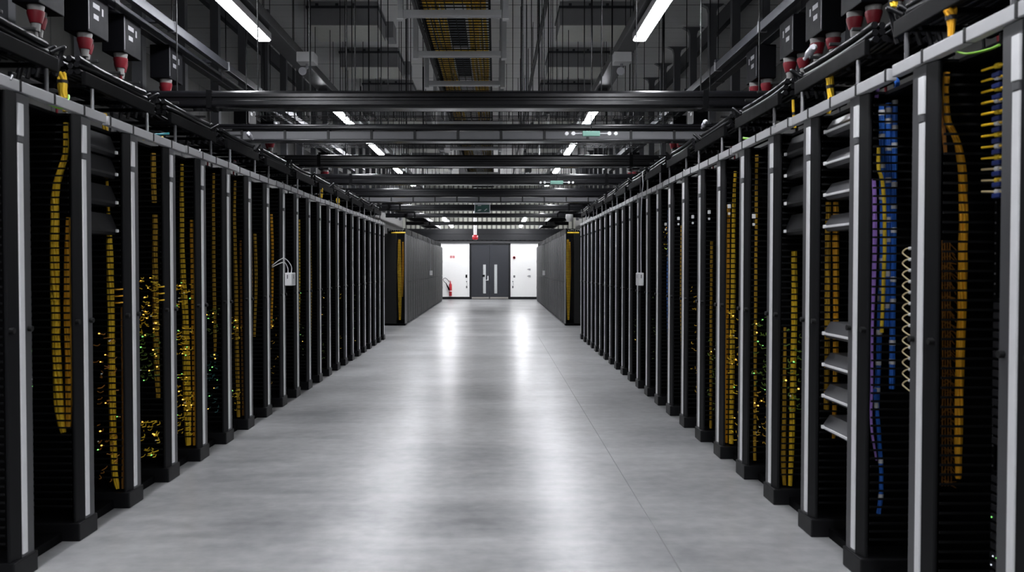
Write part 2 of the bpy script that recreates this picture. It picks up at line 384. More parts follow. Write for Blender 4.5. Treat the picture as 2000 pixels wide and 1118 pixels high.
def manager(s):
    k0 = KR[s][0]; yc = YC[s](k0)
    t = thing('cable_manager', '', 'cable manager', (XF[s], yc, 0), 'cable manager posts of the ' + SIDE[s] + ' rack row')
    poly = [(-.108, -.034), (-.108, -.024), (-.102, -.018), (-.034, -.003), (-.024, 0), (.105, 0), (.115, -.010), (.115, -.034)]
    door = MB().prism([(X(s, v), yc + u) for u, v in poly], 0.115, ZT).part('door', [M_post, M_face], t)
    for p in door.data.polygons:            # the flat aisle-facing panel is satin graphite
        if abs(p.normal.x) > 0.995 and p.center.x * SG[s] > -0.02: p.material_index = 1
    st = MB()
    st.bbox(X(s, -.001), X(s, .008), yc - .022, yc + .026, 0.135, 2.435, .003)
    st.bbox(X(s, -.001), X(s, .012), yc - .024, yc + .030, 2.475, 2.655, .004)
    st.part('edge_strip', M_strip, door)
    MB().bbox(X(s, -.001), X(s, .010), yc - .020, yc + .024, 2.438, 2.472, .004).part('hinge', M_chan, door)
    for u in (-.085, .075):
        vv = 0.0 if u > 0 else -.014
        MB().tube([(X(s, vv - .004), yc + u, 1.395), (X(s, vv + .022), yc + u, 1.395)], 0.016, 12).part('knob', M_clip, door)
    MB().box(X(s, -.036), X(s, -.42), yc + .105, yc + .125, 0.115, ZT).part('back_sheet', M_deep, t)
    c = MB(); n = 54
    for i in range(n):
        z = 0.22 + i * 0.0455
        c.box(X(s, -.038), X(s, -.37), yc - .126, yc - .118, z, z + .011)
    c.box(X(s, -.36), X(s, -.37), yc - .126, yc - .118, 0.20, 2.69)
    c.part('finger_comb', M_finger, t)
    MB().bbox(X(s, .012), X(s, -.42), yc - .125, yc + .125, 0.0, 0.115, .008).part('base_foot', M_post, t)
    MB().box(X(s, -.036), X(s, -.42), yc - .125, yc + .125, ZT - 0.012, ZT).part('top_cap', M_black, t)
    MB().box(X(s, -.40), X(s, -.42), yc - .12, yc + .104, 0.115, ZT - 0.012).part('rear_sheet', M_deep, t)
    return t

def rack(s):
    k0 = KR[s][0]; ya, yb = YC[s](k0) + .127, YC[s](k0 + 1) - .127
    t = thing('open_rack', '', 'rack', (XF[s], (ya + yb) / 2, 0), 'open equipment racks of the ' + SIDE[s] + ' row')
    for y, q in ((ya, 1), (yb, -1)):
        m = MB(); m.box(X(s, -.275), X(s, -.33), y, y + q * .022, 0.06, ZT - 0.02)
        for i in range(52):
            z = 0.2 + i * 0.0472
            m.box(X(s, -.2755), X(s, -.2735), y + q * .007, y + q * .015, z, z + .008, 1)
        m.part('mounting_rail', [M_black, M_nut], t)
    MB().box(X(s, -.95), X(s, -.97), ya, yb, 0.06, ZT - 0.02).part('rear_panel', M_deep, t)
    MB().bbox(X(s, -.10), X(s, -.97), ya, yb, 0.0, 0.06, .004).part('plinth', M_black, t)
    MB().box(X(s, -.10), X(s, -.97), ya, yb, ZT - 0.02, ZT).part('top_plate', M_black, t)
    return t

ROOT = {}
for s in 'LR':
    m0, r0 = manager(s), rack(s)
    ks = list(KR[s])
    for i, k in enumerate(ks):
        lab = f'black cable manager post with pale edge strip, {ORD[i]} post from the near end, {SIDE[s]} row'
        loc = (XF[s], YC[s](k), 0)
        if i == 0: m0['label'] = lab; o = m0
        else: o = dup(m0, loc, lab)
        ROOT[s, k] = o
        if k != ks[-1]:
            lab = f'open black rack frame between the {ORD[i]} and {ORD[i+1]} posts of the {SIDE[s]} row'
            loc = (XF[s], (YC[s](k) + YC[s](k + 1)) / 2, 0)
            if i == 0: r0['label'] = lab; r0.location = loc
            else: dup(r0, loc, lab)
    # pale header rails along the row tops, two bays each
    for i in range(0, len(ks), 2):
        a = YC[s](ks[i]) - PITCHY * 0.55; b = a + 2 * PITCHY - 0.03
        b = min(b, YC[s](ks[-1]) + .125)
        dz = 0.0 if (i // 2) % 2 else 0.006
        t = thing('header_rail', f'pale grey header rail on top of the {SIDE[s]} row, {ORD[i//2]} length from the near end', 'rail', (X(s, 0), (a + b) / 2, ZT + dz),
                  'header rails on the ' + SIDE[s] + ' row')
        MB().bbox(X(s, .015), X(s, -.03), a, b, ZT + 0.001 + dz, ZT + 0.062 + dz, .004).part('rail_bar', M_rail, t)
        y = a + 0.02
        while y < b - 0.02:
            MB().bbox(X(s, .018), X(s, -.032), y, y + .022, ZT - 0.008 + dz + .009, ZT + 0.066 + dz, .003).part('clip', M_clip, t)
            y += 0.375
        if (i // 2) % 2 == 0:
            q = MB(); q.tube([(X(s, .02), a + .30, ZT + .05), (X(s, .024), a + .31, ZT + .075), (X(s, .01), a + .33, ZT + .08)], .006, 6)
            q.part('rail_bolt', M_nut, t)

# ------------------------------------------------------------------ cable bundles in the managers
def smooth(pts, n):
    """catmull-rom through the points"""
    pts = [Vector(p) for p in pts]; out = []
    m = len(pts)
    for i in range(m - 1):
        p0, p1, p2, p3 = pts[max(i - 1, 0)], pts[i], pts[i + 1], pts[min(i + 2, m - 1)]
        for j in range(n):
            t = j / n
            out.append(0.5 * ((2 * p1) + (p2 - p0) * t + (2 * p0 - 5 * p1 + 4 * p2 - p3) * t * t + (3 * p1 - p0 - 3 * p2 + p3) * t ** 3))
    out.append(pts[-1]); return out

def bundle(pts, r, m, label, ties=0, strands=7, n=5, tie_mat=None, tie_r=1.12, name='cable_bundle', group=None):
    path = smooth(pts, n); L = len(path)
    rr = r if isinstance(r, (list, tuple)) else None
    def rad(i):
        if rr is None: return r
        f = i / (L - 1) * (len(rr) - 1); a = int(min(f, len(rr) - 2)); return rr[a] + (rr[a + 1] - rr[a]) * (f - a)
    t = thing(name, label, 'cable bundle', path[-1], group)
    mb = MB()
    ph = R() * 6
    for q in range(strands):
        ps, rs = [], []
        for i, p in enumerate(path):
            R_ = rad(i)
            if q == 0: off = Vector((0, 0, 0))
            else:
                a = ph + 2 * PI * q / (strands - 1) + 0.10 * i + 0.35 * math.sin(i * 0.7 + q)
                tn = (path[min(i + 1, L - 1)] - path[max(i - 1, 0)]).normalized()
                ax = tn.cross(Vector((0, 1, 0.01))).normalized(); bx = ax.cross(tn)
                off = (ax * math.cos(a) + bx * math.sin(a)) * R_ * 0.62
            ps.append(p + off); rs.append(R_ * (0.42 if strands > 1 else 1.0))
        mb.tube(ps, rs, 6)
    mb.part('cables', m, t)
    for i in range(ties):
        j = int((i + 0.6) / ties * (L - 2)); p, p2 = path[j], path[j + 1]
        dv = (p2 - p).normalized() * (0.015 if tie_mat else 0.010)
        MB().tube([p - dv, p + dv], rad(j) * tie_r, 10).part('cable_tie', tie_mat or M_tie, t)
    return t

def vb(s, k, pix, r, m, label, dy=0.05, **kw):
    """a bundle behind the fingers of manager k, given as pixels"""
    Y = YC[s](k) - .118 + dy
    pts = [at(px, py, Y) for px, py in pix]
    rm = max(r) if isinstance(r, list) else r
    for q in pts:
        q.z = max(.13, min(2.66, q.z)); v = SG[s] * (q.x - XF[s]); q.x = X(s, min(v, -.042 - rm * 1.1))
    return bundle(pts, r, m, label, **kw)

# left row
vb('L', 0, [(130, 228), (128, 300), (116, 340), (108, 380), (107, 430), (107, 520), (108, 600), (111, 700), (116, 800), (124, 845)],
   [.017, .017, .021, .024, .026, .028, .027, .027, .030, .018], M_yel, 'thick yellow fibre bundle snaking down the second post of the left row', dy=.055)
vb('L', 0, [(134, 425), (133, 480), (132, 600), (135, 720), (134, 835)], [.014, .020, .024, .024, .016], M_orng, 'amber bundle widening downward beside the thick yellow bundle, left row', dy=.06)
vb('L', 1, [(206, 232), (206, 300), (212, 420), (214, 480), (216, 560), (218, 700), (221, 850), (224, 920), (230, 962)],
   [.012, .008, .012, .022, .025, .025, .024, .024, .014], M_yel, 'straight yellow bundle down the third post of the left row')
vb('L', 1, [(241, 600), (242, 700), (241, 850), (240, 955)], .010, M_brow, 'thin burnt orange bundle right of the straight yellow bundle, third left post')
vb('L', 2, [(299, 285), (300, 340), (301, 396)], .020, M_oliv, 'short dull ochre bundle at the top of the fourth post, left row')
vb('L', 2, [(303, 420), (303, 500), (304, 600), (306, 700), (309, 780)], [.020, .022, .024, .024, .018], M_oliv, 'dull ochre bundle down the middle of the fourth post, left row')
vb('L', 3, [(355, 300), (355, 420), (356, 500), (361, 600), (364, 700), (366, 800), (368, 870)], [.014, .020, .022, .028, .034, .034, .024], M_yel,
   'bright yellow bundle full height on the fifth post, left row')
vb('L', 3, [(374, 430), (377, 600), (380, 800), (380, 870)], .016, M_orng, 'amber bundle beside the bright yellow one on the fifth left post', dy=.06)
vb('L', 4, [(417, 320), (417, 420), (418, 560), (420, 660), (419, 700)], [.012, .015, .018, .016, .010], M_oliv, 'dull ochre bundle on the sixth post, left row')
vb('L', 5, [(459, 335), (458, 420), (461, 560), (463, 700), (466, 815)], [.014, .016, .020, .024, .018], M_oliv, 'dull ochre bundle full height on the seventh post, left row')
vb('L', 5, [(470, 470), (472, 640), (475, 812)], .012, M_brow, 'burnt orange bundle close beside the ochre one, seventh left post', dy=.07)
# right row
vb('R', -2, [(1849, 118), (1847, 190), (1852, 238), (1866, 268), (1878, 320), (1882, 400), (1881, 480), (1880, 560), (1877, 660), (1874, 760), (1872, 860), (1872, 935)],
   [.014, .014, .014, .014, .018, .020, .020, .020, .019, .019, .018, .012], M_orng, 'thick amber bundle curving down the second post of the right row', dy=.05)
vb('R', -2, [(1842, 150), (1842, 230), (1846, 300)], .009, M_brow, 'thin burnt orange bundle above the bend, second post of the right row', dy=.07)
web = MB()
for i in range(60):
    y = 480 + i * 7.8; Yb = YC['R'](-2) - .03 + R() * .06
    a = at(1838 + R() * 10, y, Yb); b = at(1848 + R() * 10, y + 10 - R() * 30, Yb - .02 + R() * .04); c = at(1864 + R() * 8, y + 14 - R() * 10, Yb)
    web.tube([a, b, c], .0022, 5)
for i in range(4): web.tube([at(1840 + i * 5, 470, YC['R'](-2)), at(1841 + i * 5, 700, YC['R'](-2)), at(1840 + i * 6, 950, YC['R'](-2))], .003, 5)
wo = mesh_thing(web, 'cable_web', M_brow, 'tangle of thin burnt orange cords beside the thick amber bundle, second right post', 'cables', at(1855, 950, YC['R'](-2))); wo['kind'] = 'stuff'
BL = [(1722, 1724, 205, 600, .014), (1736, 1731, 182, 640, .015), (1748, 1742, 190, 760, .014), (1726, 1712, 400, 800, .013)]
names = ['inner', 'middle', 'outer', 'lower']
for j, (xa, xb, ya, yb, rr_) in enumerate(BL):
    vb('R', -1, [(xa, ya), (xa + (xb - xa) * .3, ya + (yb - ya) * .3), (xa + (xb - xa) * .7, ya + (yb - ya) * .7), (xb, yb)], rr_ * 1.1, M_blue,
       f'{names[j]} strand bundle of the blue cables on the third post, right row', ties=max(4, int((yb - ya) / 54)), tie_mat=M_white, dy=(.056, .062, .058, .105)[j], tie_r=1.12, group='blue bundles on the third right post')
vb('R', -1, [(1708, 760), (1714, 820), (1720, 900), (1721, 960), (1716, 1004)], .012, M_blue, 'single blue bundle hanging lowest on the third post, right row', ties=3, tie_mat=M_white, dy=.075)
vb('R', -1, [(1716, 285), (1716, 330), (1721, 345), (1726, 380), (1728, 460), (1726, 540), (1722, 650)], .010, M_yel2, 'lemon yellow bundle running through the blue cables', dy=.025)
vb('R', -1, [(1706, 350), (1708, 400), (1708, 500), (1702, 640), (1697, 760), (1700, 830), (1712, 900)], [.010, .013, .013, .008, .008, .008, .005], M_purp, 'violet bundle left of the blue cables on the third right post', dy=.03)
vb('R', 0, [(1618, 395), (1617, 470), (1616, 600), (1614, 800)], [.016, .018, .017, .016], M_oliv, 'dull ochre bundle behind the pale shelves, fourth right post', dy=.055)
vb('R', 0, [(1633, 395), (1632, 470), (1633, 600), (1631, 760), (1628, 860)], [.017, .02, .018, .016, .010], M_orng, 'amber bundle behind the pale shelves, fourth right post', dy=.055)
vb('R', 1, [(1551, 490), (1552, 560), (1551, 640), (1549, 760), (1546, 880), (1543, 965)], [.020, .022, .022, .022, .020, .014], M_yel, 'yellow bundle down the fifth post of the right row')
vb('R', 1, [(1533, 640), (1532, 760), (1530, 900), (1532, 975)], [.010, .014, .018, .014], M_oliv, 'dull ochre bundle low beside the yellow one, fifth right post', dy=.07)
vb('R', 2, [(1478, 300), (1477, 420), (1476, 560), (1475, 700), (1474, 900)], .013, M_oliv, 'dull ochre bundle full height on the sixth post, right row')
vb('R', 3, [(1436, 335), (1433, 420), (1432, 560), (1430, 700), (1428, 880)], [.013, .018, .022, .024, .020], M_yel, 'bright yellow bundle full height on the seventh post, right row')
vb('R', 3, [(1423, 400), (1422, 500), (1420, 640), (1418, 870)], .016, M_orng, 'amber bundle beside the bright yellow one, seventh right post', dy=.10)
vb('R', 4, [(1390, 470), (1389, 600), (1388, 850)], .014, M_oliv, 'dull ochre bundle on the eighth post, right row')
# remaining posts: one or two bundles each
for s in 'LR':
    for k in KR[s]:
        if (s == 'L' and k < 6) or (s == 'R' and k < 5): continue
        if k > 19: continue
        Y = YC[s](k) - .068
        i = list(KR[s]).index(k)
        for j, (v, m, nm) in enumerate(((-.13, (M_oliv, M_yel, M_oliv, M_orng)[k % 4], 'outer'), (-.19, (M_brow, M_oliv, M_yel)[k % 3], 'inner'))):
            if (k + j) % 3 == 2: continue
            if s == 'R' and k == 7: m = M_blue
            z1 = 2.1 + .5 * R(); z0 = .35 + .7 * R()
            bundle([(X(s, v), Y + .01 * R(), z1), (X(s, v + .02 * R()), Y, (z0 + z1) / 2 + .1), (X(s, v - .01), Y, z0)], .014 + .006 * R(), m,
                   f'{nm} cable bundle behind the {ORD[i]} post from the near end, {SIDE[s]} row', strands=5)
# yellow drops above the racks
def drop(px_pts, Y, r, m, label, ties=2): bundle([at(px, py, Y) for px, py in px_pts], r, m, label, ties=ties, name='hanging_fibre_drop')
drop([(121, 142), (122, 165), (124, 190), (128, 218)], 5.58, [.026, .030, .024, .018], M_yel, 'fat yellow fibre drop entering above the second post, left row', 2)
drop([(203, 222), (205, 240), (206, 262)], 6.35, .020, M_yel, 'short yellow fibre drop above the third post, left row', 1)
drop([(1856, 18), (1858, 40), (1857, 70), (1852, 100)], 4.02, [.030, .020, .013, .013], M_orng, 'amber fibre funnel dropping above the second post, right row', 2)
drop([(1620, 150), (1622, 175), (1622, 198), (1618, 222)], 5.49, [.024, .022, .018, .012], M_yel, 'yellow fibre drop above the fourth post, right row', 2)
drop([(1549, 195), (1550, 222), (1553, 250)], 6.35, .010, M_yel, 'thin yellow fibre drop above the fifth post, right row', 1)
drop([(1744, -30), (1746, 0), (1745, 14)], 4.75, .020, M_yel, 'yellow fibre drop high above the third post, right row', 1)
drop([(627, 368), (627, 377), (626, 386)], 13.45, .03, M_yel, 'yellow fibre drop over the twelfth post, left row', 1)
drop([(660, 388), (660, 398), (659, 408)], 14.95, .03, M_yel, 'yellow fibre drop over the fourteenth post, left row', 1)
# earth wires over the header rails
def wire(pts, r, m, label): mesh_thing(MB().tube(smooth(pts, 6), r * .9, 6), 'hanging_earth_wire', m, label, 'wire', pts[0])
wire([at(95, 203, 5.25), at(120, 212, 5.35), at(133, 196, 5.45), at(134, 186, 5.5)], .007, M_green, 'green earth wire looping under the rail, second post of the left row')
wire([at(88, 183, 5.2), at(112, 194, 5.35), at(134, 205, 5.55)], .010, M_teal, 'teal earth wire clipped to the rail above the second left post')
wire([at(278, 262, 7.0), at(300, 263, 7.1), at(330, 261, 7.2)], .011, M_teal, 'teal earth wire on the rail above the fourth left post')
wire([at(280, 272, 7.0), at(300, 273, 7.1), at(318, 268, 7.2)], .010, M_yel2, 'yellow green earth wire under the teal one, fourth left post')
wire([at(1865, 100, 4.1), at(1890, 105, 3.95), at(1930, 97, 3.8), at(1952, 88, 3.7)], .006, M_green, 'green earth wire sagging under the rail, second post of the right row')
wire([at(1452, 270, 7.3), at(1475, 272, 7.2), at(1496, 266, 7.1)], .012, M_green, 'yellow green earth wire on the rail near the sixth right post')
wire([at(1592, 218, 5.75), at(1612, 206, 5.65), at(1632, 195, 5.55)], .009, M_teal, 'teal earth wire on the rail above the fourth right post')

# ------------------------------------------------------------------ equipment in the bays
def chassis(s, k, z0, z1, kind, label):
    ya, yb = YC[s](k) + .152, YC[s](k + 1) - .152
    t = thing('network_chassis', label, 'network equipment', (X(s, -.15), (ya + yb) / 2, z0))
    b = MB(); b.box(X(s, -.265), X(s, -.70), ya, yb, z0, z1); b.part('chassis_case', M_black, t)
    f = MB(); z = z0 + .008; n = 0
    while z < z1 - .03 and n < 40:
        f.bbox(X(s, -.2655), X(s, -.256), ya + .006, yb - .006, z, z + .030, .003); z += .0445; n += 1
    f.part('module_face', M_mod, t)
    led = {0: [], 1: [], 2: []}
    for i in range(n):
        zz = z0 + .008 + i * .0445 + .010
        for j in range(7):
            if R() < (.30 if kind else .10):
                c = random.choice((0, 0, 1, 2) if kind == 1 else (1, 1, 0, 2) if kind == 2 else (2, 2, 0))
                led[c].append((yb - .02 - j * .035 - .02 * R(), zz))
    for c, m in ((0, M_ledg), (1, M_ledo), (2, M_ledw)):
        if not led[c]: continue
        q = MB()
        for y, zz in led[c]: q.box(X(s, -.2565), X(s, -.254), y, y + .006, zz, zz + .005)
        q.part('status_light', m, t)
    return t
POSW = ('top', 'middle', 'bottom')
for s in 'LR':
    ks = list(KR[s])[:-1]
    for i, k in enumerate(ks):
        if s == 'R' and k in (-1,): spans = [(.12, .60)]
        elif s == 'R' and k == -2: spans = [(.12, .62)]
        elif s == 'R' and k == -3: spans = [(.12, .80), (.92, 1.60)]
        elif (s == 'L' and k == 0) or (s == 'R' and k == 0): spans = [(1.15, 1.66), (.55, 1.05), (.12, .48)]
        else: spans = [(1.75 + .1 * R(), 2.3 + .25 * R()), (.95 + .05 * R(), 1.62), (.14, .80)]
        for j, (a, b) in enumerate(spans):
            kind = 1 if (k + j) % 3 == 0 else 2 if (k + 2 * j) % 5 == 1 else 0
            chassis(s, k, a, b, kind, f'black {POSW[j + (3 - len(spans))]} equipment chassis between the {ORD[i]} and {ORD[i+1]} posts, {SIDE[s]} row')

def shelf(s, k, z, lip, label, grp, h=.075):
    ya, yb = YC[s](k) + .128, YC[s](k + 1) - .128
    t = thing('patch_shelf', label, 'shelf', (X(s, -.08), (ya + yb) / 2, z), grp)
    b = MB(); b.prism([(X(s, -.075), z - .028), (X(s, -.055), z - .008), (X(s, -.055), z + .008), (X(s, -.10), z + h), (X(s, -.265), z + h), (X(s, -.265), z - .028)], ya, yb, 0, 'y')
    b.part('shelf_body', M_face if lip else M_post, t)
    if lip: MB().bbox(X(s, -.056), X(s, -.045), ya + .012, yb - .012, z - .008, z + .007, .003).part('front_lip', M_strip, t)
    q = MB(); q.bbox(X(s, -.056), X(s, -.040), yb - .032, yb - .010, z - .010, z + .012, .003)
    q.part('shelf_latch', M_white, t)
for j, z in enumerate((2.60, 2.40, 2.20, 2.0, 1.32, 1.12, .92, .72)):
    shelf('R', -1, z, True, f'grey angled patch shelf with bright lip, {ORD[j]} from the top, near the blue cables', 'lipped patch shelves in the right row')
for s, k in (('L', 0), ('R', 0)):
    for j, z in enumerate((2.555, 2.40, 2.20, 2.0)):
        shelf(s, k, z, False, f'dark patch shelf with white latch, {ORD[j]} from the top, {SIDE[s]} row', f'dark patch shelves in the {SIDE[s]} row', h=.12)

def cord(pts, r, m, label, grp, plug=None, name='jumper_cable'):
    t = thing(name, label, 'cable', pts[-1], grp)
    MB().tube(smooth(pts, 5), r, 6).part('cord', m, t)
    if plug:
        a, b, pm = plug; MB().tube([a, b], r * 2.3, 6).part('plug', pm, t)
for j in range(12):
    y = 138 + j * 21.5
    sl = -0.55 + 0.05 * j
    p = [at(1918, y, 4.00), at(1930, y + 12 * sl * .6, 3.93), at(1946, y + 26 * sl * .6, 3.84), at(1962, y + 40 * sl * .6, 3.74)]
    cord(p, .0055, M_yel if j < 9 else M_tan, f'yellow patch cord beside the first right post, {ORD[j]} from the top', 'yellow patch cords beside the first right post', (p[2], p[2] + (p[3] - p[2]) * .45, M_white if j % 2 else M_yel2))
    q = at(1949, y + 7, 3.80)
    mesh_thing(MB().bbox(q.x - .012, q.x + .012, q.y - .03, q.y + .03, q.z - .012, q.z + .009, .004), 'blue_plug', M_navy, f'dark blue plug under the {ORD[j]} yellow patch cord, right row', 'plug', (q.x, q.y, q.z - .012), 'dark blue plugs beside the first right post')
for j in range(13):
    y = 492 + j * 21.5
    p = [at(1786, y - 7, 4.70), at(1771, y - 6, 4.74), at(1763, y + 1, 4.76), at(1769, y + 8, 4.74), at(1786, y + 17 + 4 * R(), 4.70)]
    cord(p, .0042, M_tan, f'cream patch cord loop beside the blue cables, {ORD[j]} from the top', 'cream cord loops beside the blue cables', (p[0], p[0] + (p[1] - p[0]) * .7, M_white))
def tuft(s, k, py0, py1, px, w, m, label, n=14, d=.05):
    """a fan of short patch cords leaving the fingers of manager k towards the equipment"""
    Y = YC[s](k) - .13
    z1, z0 = at(px, py0, Y).z, at(px, py1, Y).z
    mb = MB()
    for i in range(int(n * 2.6)):
        v = -.05 - .15 * R(); z = z0 + (z1 - z0) * R(); l = .03 + .05 * R()
        a = Vector((X(s, v), Y, z)); c = Vector((X(s, v - .02 + .04 * R()), Y - l, z + .03 * (R() - .6)))
        b = (a + c) / 2 + Vector((SG[s] * .014 * R(), 0, -.012 * R()))
        mb.tube(smooth([a, b, c], 3), .0024 + .0014 * R(), 5)
        if R() < .36:
            g = random.choice((0, 0, 0, 1, 2, 2, 3)); h = .0022 + .0022 * R()
            mb.box(c.x - h, c.x + h, c.y - .012, c.y, c.z - h, c.z + h, g)
    o = mesh_thing(mb, 'hanging_jumper_tuft', [m, M_ledg, M_ledo, M_white], label, 'cables', at(px, py1, Y)); o['kind'] = 'stuff'
tuft('L', 2, 540, 650, 284, 7, M_yel2, 'loose yellow green patch cords at mid height by the fourth left post', 22)
tuft('L', 2, 650, 740, 285, 6, M_gdim, 'loose green patch cords under the yellow ones, fourth left post', 18)
tuft('L', 2, 820, 890, 288, 8, M_yel2, 'loose lemon patch cords near the floor, fourth left post', 14)
tuft('L', 3, 545, 600, 355, 8, M_yel, 'loose yellow patch cords at mid height, fifth left post', 12)
tuft('L', 3, 635, 690, 356, 9, M_yel, 'loose yellow patch cords below mid height, fifth left post', 12)
tuft('L', 3, 730, 850, 358, 9, M_yel2, 'loose lemon patch cords in the lower part of the fifth left post', 22)
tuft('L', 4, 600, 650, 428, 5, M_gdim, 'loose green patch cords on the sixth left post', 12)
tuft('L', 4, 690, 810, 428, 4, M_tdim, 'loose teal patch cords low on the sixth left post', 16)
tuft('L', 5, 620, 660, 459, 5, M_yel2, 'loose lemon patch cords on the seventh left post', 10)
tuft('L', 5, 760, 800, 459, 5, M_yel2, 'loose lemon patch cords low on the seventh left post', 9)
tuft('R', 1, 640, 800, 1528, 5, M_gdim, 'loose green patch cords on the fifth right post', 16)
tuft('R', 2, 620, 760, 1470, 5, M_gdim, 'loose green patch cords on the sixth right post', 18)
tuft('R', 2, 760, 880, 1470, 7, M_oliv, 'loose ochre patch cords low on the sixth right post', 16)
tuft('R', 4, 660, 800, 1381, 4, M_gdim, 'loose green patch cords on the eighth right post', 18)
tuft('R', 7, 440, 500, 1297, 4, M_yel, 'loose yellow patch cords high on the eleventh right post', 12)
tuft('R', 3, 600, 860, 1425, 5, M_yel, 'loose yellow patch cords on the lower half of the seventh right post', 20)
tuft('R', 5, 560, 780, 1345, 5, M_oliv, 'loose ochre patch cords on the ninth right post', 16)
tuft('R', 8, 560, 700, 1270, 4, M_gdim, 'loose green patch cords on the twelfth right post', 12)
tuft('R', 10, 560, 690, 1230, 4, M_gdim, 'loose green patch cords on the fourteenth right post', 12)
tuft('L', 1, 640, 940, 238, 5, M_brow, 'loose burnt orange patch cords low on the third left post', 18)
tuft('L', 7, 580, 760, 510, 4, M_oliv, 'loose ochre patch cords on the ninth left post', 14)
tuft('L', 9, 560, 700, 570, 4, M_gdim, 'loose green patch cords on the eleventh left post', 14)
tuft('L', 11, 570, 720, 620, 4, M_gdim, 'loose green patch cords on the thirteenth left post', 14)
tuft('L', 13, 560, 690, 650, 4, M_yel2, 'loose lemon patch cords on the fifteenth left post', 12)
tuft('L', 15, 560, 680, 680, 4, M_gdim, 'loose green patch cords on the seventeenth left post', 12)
for j, py in enumerate((566, 579, 592)):
    Y = YC['L'](1) - .135
    cord([at(223, py, Y), at(230, py, Y - .02), at(240, py - 1, Y)], .005, M_orng, f'short orange patch cord, {ORD[j]} of three, third left post', 'orange patch cords on the left row')
    Y = YC['L'](2) - .135
    cord([at(306, py - 5, Y), at(313, py - 5, Y - .02), at(321, py - 6, Y)], .006, M_yel, f'short yellow patch cord, {ORD[j]} of three, fourth left post', 'yellow patch cords on the left row')
q = at(1740, 157, 4.9)
bundle([at(1722, 165, 4.85), at(1730, 156, 4.8), at(1744, 152, 4.75), at(1752, 160, 4.72), at(1750, 174, 4.75)], .014, M_blue, 'coiled blue cable slack under the rail, third right post', strands=4, name='hanging_cable_slack')
bundle([at(1700, 166, 4.86), at(1708, 160, 4.82), at(1716, 166, 4.80), at(1712, 190, 4.86)], .011, M_purp, 'violet cable slack under the rail, third right post', strands=4, name='hanging_cable_slack')

for i, (k, px, py) in enumerate(((2, 1472, 427), (3, 1424, 407), (4, 1385, 418), (5, 1353, 427), (6, 1325, 430), (7, 1300, 441))):
    Y = YC['R'](k) - .16; q = at(px, py, Y)
    t = thing('hanging_cable_tag', f'pair of small white cable tags high on the {ORD[k+3]} post of the right row', 'tag', (q.x, Y, q.z - .06), 'white cable tags in the right row')
    MB().bbox(q.x - .014, q.x + .014, Y - .01, Y + .004, q.z, q.z + .035, .004).part('tag', M_white, t)
    MB().bbox(q.x - .010, q.x + .010, Y - .01, Y + .004, q.z - .06, q.z - .038, .004).part('tag', M_white, t)
    MB().tube([(q.x, Y, q.z + .05), (q.x, Y, q.z - .05)], .003, 5).part('tag_string', M_tie, t)

# white sensor boxes strapped to posts
def sensor(s, px0, py0, px1, py1, label, cords):
    Y = abs(X(s, .035)) * F / abs((px0 + px1) / 2 - VX)
    a, b = at(px0, py1, Y), at(px1, py0, Y)
    w = abs(b.x - a.x)
    cx = X(s, .022)
    t = thing('wall_mounted_sensor', label, 'sensor box', (cx, Y, a.z))
    sx = SG[s]
    MB().bbox(cx, cx + sx * max(.075, w * .75), Y - .11, Y + .11, a.z, b.z, .010).part('sensor_case', M_white, t)
    MB().box(cx + sx * (max(.075, w * .75) - .01), cx + sx * (max(.075, w * .75) + .0008), Y - .012, Y + .012, b.z - .075, b.z - .025).part('status_window', M_dgrey, t)
    MB().box(cx + sx * .03, cx + sx * .04, Y - .1108, Y - .11, b.z - .075, b.z - .025).part('status_window', M_dgrey, t)
    for pts in cords(a, b, Y, cx, sx): MB().tube(smooth(pts, 6), .006, 6).part('cord', M_white, t)
    return t
def arcs(a, b, Y, cx, sx):
    out = []
    for q in (0, 1):
        x0 = cx + sx * (.02 + .03 * q)
        out.append([(x0, Y - .02 + .05 * q, b.z - .005), (x0, Y - .03 + .05 * q, b.z + .06 + .03 * q), (cx - sx * .0, Y - .16, b.z + .13 + .05 * q), (cx - sx * .10, Y - .33, b.z + .07 + .02 * q)])
    return out
sensor('L', 553, 533, 571, 558, 'white sensor box with two curved cords on a post of the left row', arcs)
def up(a, b, Y, cx, sx):
    x = cx + sx * .02
    return [[(x, Y, b.z - .005), (x, Y + .02, 1.9), (x, Y + .01, 2.4), (x, Y - .05, 2.72), (x + sx * .02, Y - .25, 2.85), (x, Y - .1, 3.02), (x - sx * .1, Y + .2, 3.1)]]
sensor('R', 1247, 533, 1259, 558, 'white sensor box with long cord rising to the ceiling, right row', up)

# ------------------------------------------------------------------ second block: closed cabinets
CY0, NP, CP = 25.55, 22, 0.8
def cabinet(s):
    ya, yb = CY0 + 0.30, CY0 + 0.30 + CP
    t = thing('closed_cabinet', '', 'cabinet', (XF[s], ya, 0), 'closed cabinets of the far ' + SIDE[s] + ' row')
    MB().box(X(s, -.045), X(s, -1.1), ya + .004, yb - .004, 0.0, 2.70).part('case', M_cab, t)
    for z0, z1, nm in ((0.08, 1.262, 'lower_door'), (1.282, 2.66, 'upper_door')):
        dd = MB().bbox(X(s, -.044), X(s, 0), ya + .03, yb - .012, z0, z1, .006).part(nm, M_perf, t)
        MB().bbox(X(s, 0), X(s, .010), yb - .06, yb - .040, (z0 + z1) / 2 - .05, (z0 + z1) / 2 + .05, .003).part('handle', M_cab2, dd)
    MB().box(X(s, -.044), X(s, .014), ya + .003, ya + .030, 0.03, 2.69).part('edge_trim', M_cab2, t)
    return t
